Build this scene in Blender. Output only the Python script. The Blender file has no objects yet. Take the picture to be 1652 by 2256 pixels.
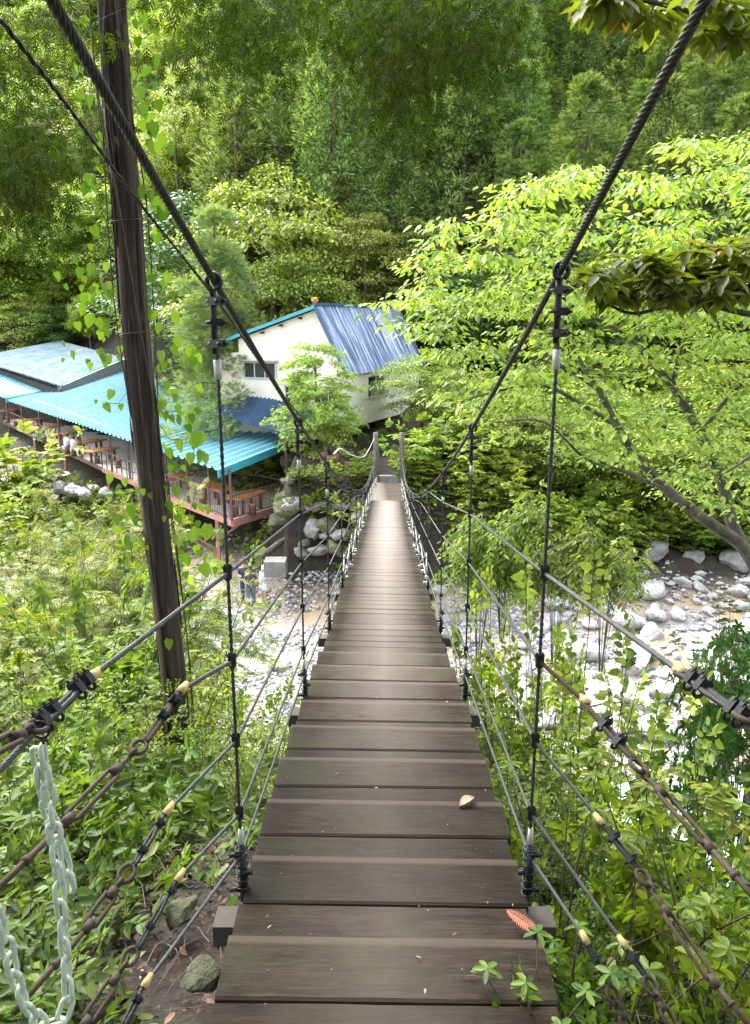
import bpy, math, random
import numpy as np
from mathutils import Vector, Matrix, noise
random.seed(7); RNG = np.random.default_rng(7)
R = math.radians
C = bpy.context.scene.collection
sc = bpy.context.scene
# ------------------------------------------------------------ camera
PITCH = R(14.0); F = 1696.0; CX, CY = 826.0, 1127.5      # photo measured on a 1652 x 2255 grid
cam = bpy.data.cameras.new('camera'); co = bpy.data.objects.new('camera', cam); C.objects.link(co)
cam.sensor_fit = 'VERTICAL'; cam.sensor_height = 36; cam.lens = 36*F/2255.0
cam.clip_start = 0.02; cam.clip_end = 2000
co.location = (0, 0, 0); co.rotation_euler = (math.pi/2-PITCH, 0, 0); sc.camera = co
# ------------------------------------------------------------ light
SUN_EL, SUN_AZ = R(52), R(-36)      # azimuth measured from +Y towards +X (sun stands ahead, to the left)
w = bpy.data.worlds.new('World'); sc.world = w; w.use_nodes = True
nt = w.node_tree; bg = nt.nodes['Background']
sky = nt.nodes.new('ShaderNodeTexSky'); sky.sky_type = 'NISHITA'; sky.sun_disc = False
sky.sun_elevation = SUN_EL; sky.sun_rotation = SUN_AZ; sky.dust_density = 4.0; sky.air_density = 1.0
hz = nt.nodes.new('ShaderNodeHueSaturation'); hz.inputs['Saturation'].default_value = .38; nt.links.new(sky.outputs[0], hz.inputs['Color']); nt.links.new(hz.outputs[0], bg.inputs[0])   # thin white overcast; bg.inputs[1].default_value = 0.15
sl = bpy.data.lights.new('sun', 'SUN'); sl.energy = 1.5; sl.angle = R(22); sl.color = (1, .95, .85)
so = bpy.data.objects.new('sun', sl); C.objects.link(so)
d = Vector((math.sin(SUN_AZ)*math.cos(SUN_EL), math.cos(SUN_AZ)*math.cos(SUN_EL), math.sin(SUN_EL)))
so.rotation_euler = d.to_track_quat('Z', 'Y').to_euler(); so.location = (0, 0, 30)
sc.view_settings.view_transform = 'Standard'; sc.view_settings.look = 'None'
sc.view_settings.exposure = 0.24; sc.view_settings.gamma = 1
sc.cycles.max_bounces = 8; sc.cycles.diffuse_bounces = 4; sc.cycles.transmission_bounces = 6; sc.cycles.transparent_max_bounces = 8
sc.cycles.use_denoising = True
# ------------------------------------------------------------ pixels to points
cp, sp_ = math.cos(PITCH), math.sin(PITCH)
def ray(x, y):
    a, b = (x-CX)/F, (CY-y)/F
    return Vector((a, cp+b*sp_, b*cp-sp_))
def U(x, y, Y): r = ray(x, y); return r*(Y/r.y)
def UZ(x, y, z): r = ray(x, y); return r*(z/r.z)
def UD(x, y, D): return ray(x, y)*D
def UX(x, y, X): r = ray(x, y); return r*(X/r.x)
V = Vector
# ------------------------------------------------------------ objects
def tag(o, label=None, cat=None, group=None, kind=None):
    if label: o['label'] = label
    if cat: o['category'] = cat
    if group: o['group'] = group
    if kind: o['kind'] = kind
    return o
def empty(name, loc, label=None, cat=None, group=None):
    o = bpy.data.objects.new(name, None); C.objects.link(o); o.location = loc; o.empty_display_size = .1
    return tag(o, label, cat, group)
def wloc(o):
    v = V((0, 0, 0))
    while o: v += o.location; o = o.parent
    return v
class MB:
    def __init__(s): s.v = []; s.f = []
    def add(s, v, f):
        n = len(s.v); s.v += [tuple(p) for p in v]; s.f += [tuple(i+n for i in q) for q in f]; return s
    def box(s, c, size, ax=None):
        c = V(c); hx, hy, hz = [q/2 for q in size]
        X, Y, Z = ax if ax else (V((1,0,0)), V((0,1,0)), V((0,0,1)))
        vs = [c+X*(a*hx)+Y*(b*hy)+Z*(g*hz) for a in (-1,1) for b in (-1,1) for g in (-1,1)]
        return s.add(vs, [(0,1,3,2),(4,6,7,5),(0,4,5,1),(2,3,7,6),(0,2,6,4),(1,5,7,3)])
    def beam(s, a, b, w_, h, up=(0,0,1)):
        a, b = V(a), V(b); d = b-a; L = d.length; d.normalize(); x = d.cross(V(up)).normalized(); z = x.cross(d)
        return s.box((a+b)/2, (w_, L, h), (x, d, z))
    def prism(s, pts, h):        # polygon (3D, roughly flat) given thickness h downward
        n = len(pts); t = [V(p) for p in pts]; b = [p-V((0,0,h)) for p in t]
        return s.add(t+b, [tuple(range(n)), tuple(range(2*n-1, n-1, -1))]+[(i, n+i, n+(i+1)%n, (i+1)%n) for i in range(n)])
    def tube(s, pts, r, sides=6, cap=True):
        pts = [V(p) for p in pts]; n = len(pts)
        if not hasattr(r, '__len__'): r = [r]*n
        rings = []; pv = None
        for i, p in enumerate(pts):
            d = (pts[min(i+1, n-1)]-pts[max(i-1, 0)])
            if d.length < 1e-9: d = V((0,0,1))
            d.normalize()
            if pv is None:
                a = V((0,0,1)) if abs(d.z) < .9 else V((1,0,0)); x = d.cross(a).normalized()
            else: x = (pv-d*pv.dot(d)).normalized()
            pv = x; y = d.cross(x)
            rings.append([p+(x*math.cos(2*math.pi*k/sides)+y*math.sin(2*math.pi*k/sides))*r[i] for k in range(sides)])
        f = [(i*sides+k, i*sides+(k+1)%sides, (i+1)*sides+(k+1)%sides, (i+1)*sides+k) for i in range(n-1) for k in range(sides)]
        if cap: f += [tuple(range(sides-1, -1, -1)), tuple(range((n-1)*sides, n*sides))]
        return s.add([q for g in rings for q in g], f)
    def rope(s, pts, rad, lay=.16, strands=6, sides=5, step=.02):
        P = resample(pts, step); n = len(P); rs = rad*.42; ro = rad-rs; L = 0; pv = None; paths = [[] for _ in range(strands)]
        for i, p in enumerate(P):
            if i: L += (P[i]-P[i-1]).length
            d = (P[min(i+1, n-1)]-P[max(i-1, 0)]).normalized()
            if pv is None: x = d.cross(V((0,0,1)) if abs(d.z) < .9 else V((1,0,0))).normalized()
            else: x = (pv-d*pv.dot(d)).normalized()
            pv = x; y = d.cross(x)
            for k in range(strands):
                a = 2*math.pi*(k/strands+L/lay); paths[k].append(p+(x*math.cos(a)+y*math.sin(a))*ro)
        for q in paths: s.tube(q, rs, sides)
        return s
    def build(s, name, mat, parent=None, smooth=False, base=None):
        me = bpy.data.meshes.new(name); off = wloc(parent) if parent else (V(base) if base is not None else V((0,0,0)))
        me.from_pydata([(p[0]-off.x, p[1]-off.y, p[2]-off.z) for p in s.v], [], s.f)
        me.materials.append(mat)
        if smooth: me.polygons.foreach_set('use_smooth', [True]*len(me.polygons))
        o = bpy.data.objects.new(name, me); C.objects.link(o)
        if parent: o.parent = parent
        elif base is not None: o.location = base
        return o
def resample(pts, step):
    pts = [V(p) for p in pts]; out = [pts[0]]
    for a, b in zip(pts, pts[1:]):
        n = max(1, int((b-a).length/step))
        for i in range(1, n+1): out.append(a.lerp(b, i/n))
    return out
def smooth_path(pts, n=8):
    pts = [V(p) for p in pts]; P = [pts[0]*2-pts[1]]+pts+[pts[-1]*2-pts[-2]]; out = []
    for i in range(1, len(P)-2):
        p0, p1, p2, p3 = P[i-1:i+3]
        for k in range(n):
            t = k/n; out.append(.5*((2*p1)+(p2-p0)*t+(2*p0-5*p1+4*p2-p3)*t*t+(3*p1-p0-3*p2+p3)*t**3))
    out.append(pts[-1]); return out
def copy_tree(o, parent=None):
    c = o.copy(); C.objects.link(c); c.parent = parent
    for ch in list(o.children): copy_tree(ch, c)
    return c
# ------------------------------------------------------------ materials
class NT:
    def __init__(s, name):
        s.m = bpy.data.materials.new(name); s.m.use_nodes = True; s.t = s.m.node_tree; s.b = s.t.nodes['Principled BSDF']; s.out = s.t.nodes['Material Output']
    def n(s, ty, **kw):
        q = s.t.nodes.new(ty)
        for k, v in kw.items(): setattr(q, k, v)
        return q
    def l(s, a, b): s.t.links.new(a, b)
    def noise(s, scale, detail=4, rough=.6, vec=None, dist=0):
        q = s.n('ShaderNodeTexNoise'); q.inputs['Scale'].default_value = scale; q.inputs['Detail'].default_value = detail
        q.inputs['Roughness'].default_value = rough; q.inputs['Distortion'].default_value = dist
        if vec: s.l(vec, q.inputs['Vector'])
        return q.outputs['Fac']
    def coord(s, scale=(1,1,1), rot=(0,0,0), kind='Object'):
        q = s.n('ShaderNodeTexCoord'); m = s.n('ShaderNodeMapping'); m.inputs['Scale'].default_value = scale; m.inputs['Rotation'].default_value = rot
        s.l(q.outputs[kind], m.inputs[0]); return m.outputs[0]
    def ramp(s, fac, stops):
        q = s.n('ShaderNodeValToRGB'); e = q.color_ramp.elements
        for i, (p, c) in enumerate(stops):
            if i >= 2: e.new(p)
            e[i].position = p; e[i].color = (*c, 1) if len(c) == 3 else c
        s.l(fac, q.inputs[0]); return q.outputs[0]
    def mix(s, fac, a, b, mode='MIX'):
        q = s.n('ShaderNodeMix', data_type='RGBA', blend_type=mode)
        for k, v in ((0, fac), (6, a), (7, b)):
            if hasattr(v, 'links'): s.l(v, q.inputs[k])
            else: q.inputs[k].default_value = v if not isinstance(v, tuple) else (*v, 1)
        return q.outputs[2]
    def math(s, op, a, b=0.0, c=0.0):
        q = s.n('ShaderNodeMath', operation=op)
        for k, v in ((0, a), (1, b), (2, c)):
            if hasattr(v, 'links'): s.l(v, q.inputs[k])
            else: q.inputs[k].default_value = v
        return q.outputs[0]
    def bump(s, h, strength=.4, dist=.01):
        q = s.n('ShaderNodeBump'); q.inputs['Strength'].default_value = strength; q.inputs['Distance'].default_value = dist
        s.l(h, q.inputs['Height']); s.l(q.outputs[0], s.b.inputs['Normal'])
    def set(s, col=None, rough=None, metal=None, spec=None):
        for k, v in (('Base Color', col), ('Roughness', rough), ('Metallic', metal), ('Specular IOR Level', spec)):
            if v is None: continue
            if hasattr(v, 'links'): s.l(v, s.b.inputs[k])
            else: s.b.inputs[k].default_value = (*v, 1) if isinstance(v, tuple) else v
        return s.m
def simple(name, c, rough=.6, metal=0, var=.25, scale=8, bump=.2, bd=.01, spec=.5):
    q = NT(name); f = q.noise(scale, 5, .65, q.coord())
    a = tuple(k*(1-var) for k in c); b = tuple(min(1, k*(1+var)) for k in c)
    q.set(q.ramp(f, [(.3, a), (.7, b)]), rough, metal, spec)
    if bump: q.bump(q.noise(scale*5, 4, .6, q.coord()), bump, bd)
    return q.m
def leafmat(name, c1, c2, trans=.4, c3=None, rough=.45, tcol=None, spec=.3):
    q = NT(name); g = q.n('ShaderNodeNewGeometry'); oi = q.n('ShaderNodeObjectInfo')
    stops = [(.05, c1), (.85, c2)]
    if c3: stops += [(.985, c2), (.992, c3)]
    col = q.ramp(g.outputs['Random Per Island'], stops)
    big = q.noise(.55, 2, .5, q.coord(kind='Object'))
    hs = q.n('ShaderNodeHueSaturation'); q.l(col, hs.inputs['Color'])
    q.l(q.math('ADD', .474, q.math('MULTIPLY', oi.outputs['Random'], .03)), hs.inputs['Hue'])
    q.l(q.math('ADD', .42, q.math('ADD', q.math('MULTIPLY', big, .95), q.math('MULTIPLY', oi.outputs['Random'], .25))), hs.inputs['Value'])
    col = hs.outputs[0]
    q.set(col, rough, 0, spec)
    tr = q.n('ShaderNodeBsdfTranslucent'); q.l(q.mix(1.0, col, tcol or (1.2, 1.25, .42), 'MULTIPLY'), tr.inputs[0])
    mx = q.n('ShaderNodeMixShader'); mx.inputs[0].default_value = trans
    q.l(q.b.outputs[0], mx.inputs[1]); q.l(tr.outputs[0], mx.inputs[2]); q.l(mx.outputs[0], q.out.inputs[0])
    return q.m
M = {}
# deck wood: dark brown boards, grain across the bridge, worn smooth and paler along the walked middle, glare painted in farther out
q = NT('deck_wood'); oi = q.n('ShaderNodeObjectInfo'); tc = q.n('ShaderNodeTexCoord')
mp = q.n('ShaderNodeMapping'); mp.inputs['Scale'].default_value = (2.2, 26, 26); q.l(tc.outputs['Object'], mp.inputs[0])
rv = q.n('ShaderNodeCombineXYZ'); q.l(q.math('MULTIPLY', oi.outputs['Random'], 40), rv.inputs[0]); q.l(q.math('MULTIPLY', oi.outputs['Random'], 23), rv.inputs[1])
q.l(rv.outputs[0], mp.inputs['Location'])
g1 = q.noise(2.6, 6, .62, mp.outputs[0], 1.6); g2 = q.noise(14, 3, .6, mp.outputs[0])
mp2 = q.n('ShaderNodeMapping'); q.l(tc.outputs['Object'], mp2.inputs[0]); q.l(rv.outputs[0], mp2.inputs['Location'])
g3 = q.noise(3.2, 5, .65, mp2.outputs[0])
col = q.ramp(g1, [(.33, (.0065, .0040, .0025)), (.50, (.0175, .0112, .0068)), (.70, (.040, .0265, .0165))])
col = q.mix(q.ramp(g3, [(.44, (0,0,0)), (.66, (.7,.7,.7))]), col, (.036, .036, .018))
hs = q.n('ShaderNodeHueSaturation'); q.l(col, hs.inputs['Color']); q.l(q.math('ADD', .60, q.math('MULTIPLY', oi.outputs['Random'], .75)), hs.inputs['Value'])
sx = q.n('ShaderNodeSeparateXYZ'); q.l(tc.outputs['Object'], sx.inputs[0])
wear = q.math('MULTIPLY', q.math('SUBTRACT', 1.0, q.math('MULTIPLY', q.math('ABSOLUTE', sx.outputs[0]), 2.6)), 1.0)
wear = q.n('ShaderNodeClamp'); 
q.l(q.math('SUBTRACT', 1.0, q.math('MULTIPLY', q.math('ABSOLUTE', sx.outputs[0]), 2.9)), wear.inputs[0])
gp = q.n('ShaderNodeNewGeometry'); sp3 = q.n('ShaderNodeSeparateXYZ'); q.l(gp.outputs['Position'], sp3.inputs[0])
dry = q.n('ShaderNodeMapRange'); q.l(sp3.outputs[1], dry.inputs[0]); dry.inputs[1].default_value = 2.5; dry.inputs[2].default_value = 12; dry.inputs[3].default_value = .12; dry.inputs[4].default_value = 1.25   # canopy shade near the camera, glare over the river, painted into the boards
worn_glare = q.math('MULTIPLY', wear.outputs[0], dry.outputs[0])
kn = q.n('ShaderNodeTexVoronoi'); kn.inputs['Scale'].default_value = 1.0; mk = q.n('ShaderNodeMapping'); mk.inputs['Scale'].default_value = (3.2, 5.5, 5.5); q.l(tc.outputs['Object'], mk.inputs[0]); q.l(rv.outputs[0], mk.inputs['Location']); q.l(mk.outputs[0], kn.inputs['Vector'])
knot = q.ramp(kn.outputs['Distance'], [(.035, (1,1,1)), (.075, (0,0,0))])
col = q.mix(q.math('MULTIPLY', worn_glare, .62), hs.outputs[0], (.30, .245, .21))
col = q.mix(q.math('MULTIPLY', knot, .75), col, (.010, .008, .006))
ed = q.n('ShaderNodeMapRange'); q.l(q.math('ABSOLUTE', sx.outputs[1]), ed.inputs[0]); ed.inputs[1].default_value = .078; ed.inputs[2].default_value = .090; ed.inputs[4].default_value = .45
col = q.mix(ed.outputs[0], col, (.10, .078, .056))
q.set(col, q.math('ADD', q.math('SUBTRACT', .60, q.math('MULTIPLY', worn_glare, .26)), q.math('MULTIPLY', g3, .16)), 0, q.math('ADD', .10, q.math('MULTIPLY', worn_glare, .5)))
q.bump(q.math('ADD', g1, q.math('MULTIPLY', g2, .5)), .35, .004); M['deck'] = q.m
M['deckside'] = simple('beam_wood', (.06, .05, .038), .8, scale=6)
M['steel'] = simple('black_steel', (.018, .019, .020), .42, .55, .4, 30, .4, .002)
M['oldsteel'] = simple('grey_wire_rope', (.055, .058, .055), .55, .45, .35, 40, .3, .002)
M['darkrope'] = simple('dark_wire_rope', (.022, .023, .022), .5, .5, .35, 40, .3, .002)
M['mossrope'] = simple('mossy_wire_rope', (.022, .022, .014), .65, .3, .45, 14, .4, .002)
M['rust'] = simple('rusty_iron', (.046, .030, .021), .75, .35, .45, 30, .5, .003)
M['tapey'] = simple('yellow_tape', (.34, .25, .08), .55, 0, .2, 30)
M['tapew'] = simple('grey_tape', (.38, .38, .35), .45, 0, .2, 30)
M['rope_w'] = simple('white_rope', (.6, .6, .58), .6)
M['chain'] = simple('pale_green_plastic', (.36, .43, .32), .42, 0, .14, 25, .25, .002)
M['bolt'] = simple('bolt_hole', (.012, .010, .008), .7)
M['bolt2'] = simple('wire_black', (.02, .02, .02), .6)
M['stone'] = simple('pale_granite', (.36, .355, .34), .8, 0, .4, 3.2, .7, .03)
M['stone2'] = simple('grey_granite', (.17, .17, .155), .8, 0, .35, 2.6, .7, .03)
M['mossy'] = simple('mossy_rock', (.085, .09, .045), .9, 0, .5, 2.4, .7, .03)
M['pebble'] = simple('pebble_white', (.70, .68, .65), .8, 0, .25, 1.5, 0)
M['conc'] = simple('concrete', (.42, .40, .36), .85, 0, .2, 1.5, .3)
M['wood_or'] = simple('orange_table_wood', (.46, .19, .055), .5, 0, .25, 5)
M['log'] = simple('log_brown', (.13, .075, .045), .85, 0, .3, 6)
M['redbeam'] = simple('faded_red_paint', (.36, .17, .13), .7, 0, .2, 4)
M['brownpost'] = simple('brown_steel_post', (.11, .062, .045), .6, 0, .25, 5)
M['wall'] = simple('cream_plaster', (.76, .71, .60), .85, 0, .06, .9, .15)
M['cladding'] = simple('pinkish_cladding', (.40, .32, .29), .8, 0, .15, 1.2)
M['frame'] = simple('window_frame', (.5, .5, .48), .4, .3, .1)
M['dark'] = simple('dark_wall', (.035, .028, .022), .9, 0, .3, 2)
M['soilbark'] = simple('branch_bark', (.05, .04, .03), .85, 0, .4, 9, .6, .01)
M['barkgrey'] = simple('mottled_bark', (.10, .088, .065), .85, 0, .6, 7, .7, .015)
M['stem'] = simple('thin_stem', (.06, .05, .028), .8, 0, .4, 12)
M['farbark'] = simple('cedar_trunk_far', (.13, .09, .065), .9, 0, .35, 2)
q = NT('glass'); q.set((.035, .05, .05), .08, 0, .8); M['glass'] = q.m
# cedar bark of the near trunk: long vertical strips
q = NT('cedar_bark'); v = q.coord((26, 26, 1.1)); f = q.noise(1.0, 6, .65, v, .6); f2 = q.noise(2.6, 4, .6, q.coord((9, 9, .5)))
col = q.ramp(f, [(.30, (.010, .007, .005)), (.50, (.034, .021, .015)), (.72, (.11, .068, .045))])
col = q.mix(q.ramp(f2, [(.5, (0,0,0)), (.75, (.6,.6,.6))]), col, (.10, .095, .06)); q.set(col, .9); q.bump(f, 1.0, .02); M['cedar'] = q.m
# corrugated sheet roofs: colour worn in patches, corrugation is in the mesh
def sheet(name, c1, c2, c3, lo=.42, hi=.6, rough=.38, sc_=(1,1,1)):
    q = NT(name); v = q.coord(sc_); f = q.noise(1.0, 6, .6, v); g = q.noise(5, 4, .6, v)
    col = q.ramp(f, [(lo, c1), (hi, c2), (.78, c3)]); col = q.mix(.25, col, q.ramp(g, [(.4, c2), (.6, c3)])); q.set(col, rough, .0, .5); return q.m
M['roofblue'] = sheet('turquoise_roof_sheet', (.10, .28, .35), (.13, .33, .39), (.20, .39, .44))
M['rooftrim'] = simple('turquoise_fascia', (.045, .30, .38), .5, 0, .1, 3)
M['roofpale'] = sheet('faded_pale_roof_sheet', (.12, .32, .40), (.34, .42, .46), (.45, .46, .46), .35, .55)
M['roofgreen'] = sheet('greenish_roof_sheet', (.08, .30, .34), (.12, .35, .40), (.16, .38, .40))
M['roofdark'] = sheet('dark_blue_roof_sheet', (.03, .06, .12), (.05, .10, .19), (.10, .17, .27), .35, .6)
M['_x'] = sheet('streaked_blue_roof', (.025, .045, .12), (.07, .11, .24), (.36, .42, .55), .45, .60, .3, (.6, 6, .6))
q = NT('streaked_blue_roof'); tc = q.n('ShaderNodeTexCoord'); dt = q.n('ShaderNodeVectorMath', operation='DOT_PRODUCT'); q.l(tc.outputs['Object'], dt.inputs[0]); dt.inputs[1].default_value = (.415, .91, 0)
s3 = q.n('ShaderNodeSeparateXYZ'); q.l(tc.outputs['Object'], s3.inputs[0]); cb = q.n('ShaderNodeCombineXYZ'); q.l(q.math('MULTIPLY', dt.outputs['Value'], 5.5), cb.inputs[0]); q.l(q.math('MULTIPLY', s3.outputs[2], .35), cb.inputs[1])
q.set(q.ramp(q.noise(1.0, 5, .7, cb.outputs[0], .3), [(.36, (.035, .055, .10)), (.45, (.09, .13, .23)), (.53, (.20, .26, .38)), (.60, (.52, .56, .64))]), .35, 0, .5); M['roofhouse'] = q.m
M['roofbrown'] = sheet('rusty_brown_roof', (.14, .085, .06), (.22, .14, .10), (.30, .2, .14))
M['roofgrey'] = simple('pale_grey_roof', (.42, .46, .48), .5)
# ground sheet: stony sand low down, leaf litter and soil above
q = NT('ground_soil'); tc = q.n('ShaderNodeTexCoord'); s3 = q.n('ShaderNodeSeparateXYZ'); q.l(tc.outputs['Object'], s3.inputs[0])
n1 = q.noise(1.6, 6, .65, tc.outputs['Object']); n2 = q.noise(24, 4, .7, tc.outputs['Object']); n3 = q.noise(.28, 3, .5, tc.outputs['Object'])
sand = q.ramp(n3, [(.40, (.31, .23, .135)), (.60, (.27, .255, .235))]); sand = q.mix(.5, sand, q.ramp(n2, [(.35, (.32, .30, .27)), (.62, (.70, .68, .64))]), 'OVERLAY')
soil = q.ramp(n2, [(.33, (.006, .004, .003)), (.52, (.022, .013, .008)), (.70, (.055, .034, .022))])
soil = q.mix(q.ramp(n1, [(.48, (0,0,0)), (.66, (.7,.7,.7))]), soil, (.035, .055, .016))
hgt = q.math('ADD', s3.outputs[2], q.math('MULTIPLY', n1, .8))
fac = q.n('ShaderNodeMapRange'); q.l(hgt, fac.inputs[0]); fac.inputs[1].default_value = -9.9; fac.inputs[2].default_value = -9.3
q.set(q.mix(fac.outputs[0], sand, soil), .9); q.bump(n2, .8, .03); M['ground'] = q.m
q = NT('river_water'); f = q.noise(2.5, 5, .6, q.coord((1, 2, 1))); q.set(q.ramp(f, [(.42, (.22, .36, .32)), (.56, (.42, .54, .50)), (.66, (.75, .80, .78))]), .15); q.bump(f, .6, .08); M['water'] = q.m
SKIN = simple('skin', (.55, .34, .25), .6, 0, .05); HAIR = simple('black_hair', (.02, .015, .012), .6)
# foliage
M['L_lime'] = leafmat('leaf_lime', (.095, .18, .030), (.34, .45, .10), .45)
M['L_bright'] = leafmat('leaf_bright', (.12, .21, .028), (.32, .41, .065), .45)
M['L_mid'] = leafmat('leaf_mid', (.055, .115, .018), (.20, .29, .042), .42)
M['L_shrub'] = leafmat('leaf_shrub', (.050, .11, .018), (.23, .33, .048), .45, (.38, .38, .05))
M['L_olive'] = leafmat('leaf_olive', (.10, .145, .028), (.29, .33, .075), .38)
M['L_shade'] = leafmat('leaf_painted_shade', (.030, .080, .012), (.13, .22, .032), .40)  # canopy shade put into the leaf colour of the near-bank shrubs
M['L_deep'] = leafmat('leaf_deep', (.025, .075, .014), (.060, .15, .022), .30)
M['L_sugi'] = leafmat('leaf_cedar_far', (.040, .080, .026), (.25, .36, .115), .32, rough=.7, spec=.15)
M['L_sugi2'] = leafmat('leaf_cypress_far', (.040, .085, .028), (.25, .38, .12), .32, rough=.7, spec=.15)
M['L_nearcedar'] = leafmat('leaf_cedar_near', (.018, .034, .006), (.055, .085, .014), .35, rough=.8, spec=.08)
M['L_grey'] = leafmat('leaf_greygreen', (.12, .19, .075), (.26, .35, .15), .30, rough=.7, spec=.15)
M['L_yel'] = leafmat('leaf_yellowish', (.20, .28, .040), (.40, .45, .08), .50)
M['L_vine'] = leafmat('leaf_vine', (.045, .12, .016), (.12, .22, .026), .50)
M['L_glossy'] = leafmat('leaf_glossy', (.075, .13, .016), (.18, .26, .030), .48, (.45, .25, .04), .35)
# ------------------------------------------------------------ ground
def sstep(a, b, x):
    t = np.clip((x-a)/(b-a), 0, 1); return t*t*(3-2*t)
def ground_z(x, y):
    x = np.asarray(x, float); y = np.asarray(y, float)
    yb = np.where(x > -3.5, 28.6, 29.8+np.clip(-x-3.5, 0, 30)*1.02)                    # foot of the far bank
    # near bank profile, falling away sooner on the right
    yy = y + np.where(x > .45, np.clip((x-.45)*2.2, 0, 3.0), 0)
    near = np.interp(yy, [-30, -3, 1, 2, 3, 4.2, 5.5, 8, 11, 13], [9, -1.2, -2.15, -2.28, -2.55, -3.1, -4.6, -7.4, -10.6, -11])
    t = y-yb
    far = np.interp(t, [-6, -2.5, 0, 1.6, 6, 15, 20, 30, 110, 400], [0, .25, 1.2, 1.9, 2.6, 4.6, 7.5, 14, 76, 160])
    plat = sstep(-5.0, -3.2, x)*sstep(11, 3.0, x)                           # terrace the house and the bridge end stand on
    farp = np.interp(t, [-6, -1.6, -.2, .3, 12, 18, 28, 110, 400], [0, .2, 1.6, 5.0, 6.1, 9.5, 18, 98, 200])
    z = near + far*(1-plat) + farp*plat
    return z
def gz(x, y): return float(ground_z(x, y))
xs = np.concatenate([np.linspace(-260, -40, 24)[:-1], np.linspace(-40, -6, 50)[:-1], np.linspace(-6, 8, 100)[:-1], np.linspace(8, 40, 50)[:-1], np.linspace(40, 260, 24)])
ys = np.concatenate([np.linspace(-60, -3, 14)[:-1], np.linspace(-3, 14, 120)[:-1], np.linspace(14, 60, 120)[:-1], np.linspace(60, 420, 40)])
GX, GY = np.meshgrid(xs, ys); GZ = ground_z(GX, GY)
vv = []
for a, b, c in zip(GX.ravel(), GY.ravel(), GZ.ravel()):
    amp = .10 if (c < -10 or b < 6) else .45
    vv.append((a, b, c+amp*noise.fractal(V((a*.7, b*.7, 0)), 1, 2, 4)*.8))
nx, ny = len(xs), len(ys)
g = MB(); g.add(vv, [(j*nx+i, j*nx+i+1, (j+1)*nx+i+1, (j+1)*nx+i) for j in range(ny-1) for i in range(nx-1)])
tag(g.build('ground', M['ground'], smooth=True), kind='structure')
def hit(px, py, y0=1.0, y1=140):
    r_ = ray(px, py); Y_ = np.concatenate([np.arange(y0, 12, .05), np.arange(12, y1, .25)]); X_ = r_.x/r_.y*Y_; Z_ = r_.z/r_.y*Y_
    k_ = np.nonzero(Z_ <= ground_z(X_, Y_))[0]
    if len(k_) == 0: return None
    i_ = k_[0]; return V((X_[i_], Y_[i_], Z_[i_]))
g = MB(); W = []
for j in range(41):
    for i in range(161):
        x = -80+i; yy = 8.6+j*.155+1.6*math.sin(x*.11+1); W.append((x, yy, -10.78+.012*noise.noise(V((x, yy, 0)))))
g.add(W, [(j*161+i, j*161+i+1, (j+1)*161+i+1, (j+1)*161+i) for j in range(40) for i in range(160)])
tag(g.build('river', M['water'], smooth=True), kind='structure')
# ------------------------------------------------------------ the footbridge
DW = .86
EDGE = [(2073, 491, 1185), (1905, 547, 1139), (1780, 588, 1102), (1687, 619, 1073), (1616, 641, 1053), (1557, 666, 1030), (1465, 700.5, 1002), (1428, 713, 979),
        (1260, 764.5, 930.8), (1168, 795, 903), (1107, 813.3, 892.6), (1076.5, 824, 885)]
prof = []
for y, l, r in EDGE:
    p = UD((l+r)/2, y, DW*F/(r-l)); prof.append(p)
PY = [-1.5, .6]+[p.y for p in prof]; PZ = [prof[0].z+.05, prof[0].z+.03]+[p.z for p in prof]; PX = [0.0, .005]+[p.x for p in prof]
endp = U(857, 1063, 28.4); PY.append(28.4); PZ.append(endp.z); PX.append(endp.x)
# smooth by cubic fit to keep one clean catenary-like line
cz = np.polyfit(PY, PZ, 3); cx_ = np.polyfit(PY, PX, 2)
def smz(y):
    return sum(wt*np.interp(y+o, PY, PZ) for o, wt in ((-.5, .25), (0, .5), (.5, .25))) if y < 6 else sum(wt*np.interp(y+o, PY+[32.], PZ+[PZ[-1]-.5]) for o, wt in ((-2, .25), (0, .5), (2, .25)))
_gy = np.linspace(-2, 30, 321); _gz = np.array([smz(q_) for q_ in _gy]); _gz = np.convolve(np.pad(_gz, 6, 'edge'), np.ones(13)/13, 'valid')
def DZ(y): return float(np.interp(y, _gy, _gz))
def DX(y): return float(np.polyval(cx_, y))
print('deck', [(round(y,2), round(z,2), round(DZ(y),2)) for y, z in zip(PY, PZ)])
bridge = empty('suspension_footbridge', (0, 0, DZ(0)), 'narrow wooden plank suspension footbridge running across the river from the camera to the far bank', 'footbridge')
def mb_plank(cx, cy, cz_, L, wd, th, ax):
    m = MB(); nseg = 8; X, Y, Z = ax; jit = [random.uniform(-.0012, .0012) for _ in range(nseg+1)]
    c = V((cx, cy, cz_)); vs = []; ch = .006
    prof_ = [(-wd/2, -th), (-wd/2, -ch), (-wd/2+ch, 0), (wd/2-ch, 0), (wd/2, -ch), (wd/2, -th)]
    for i in range(nseg+1):
        u = -L/2+L*i/nseg
        for k, (a, b) in enumerate(prof_):
            vs.append(c+X*u+Y*(a+(jit[i] if a > 0 else -jit[i]*.5))+Z*b)
    f = [(i*6+k, i*6+(k+1) % 6, (i+1)*6+(k+1) % 6, (i+1)*6+k) for i in range(nseg) for k in range(6)]
    f += [(5,4,3,2,1,0), tuple(nseg*6+k for k in range(6))]
    m.add(vs, f); return m
TH = .034; planks = 0; y = .296; k = 0; far_m = MB(); STEP = .0
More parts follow.
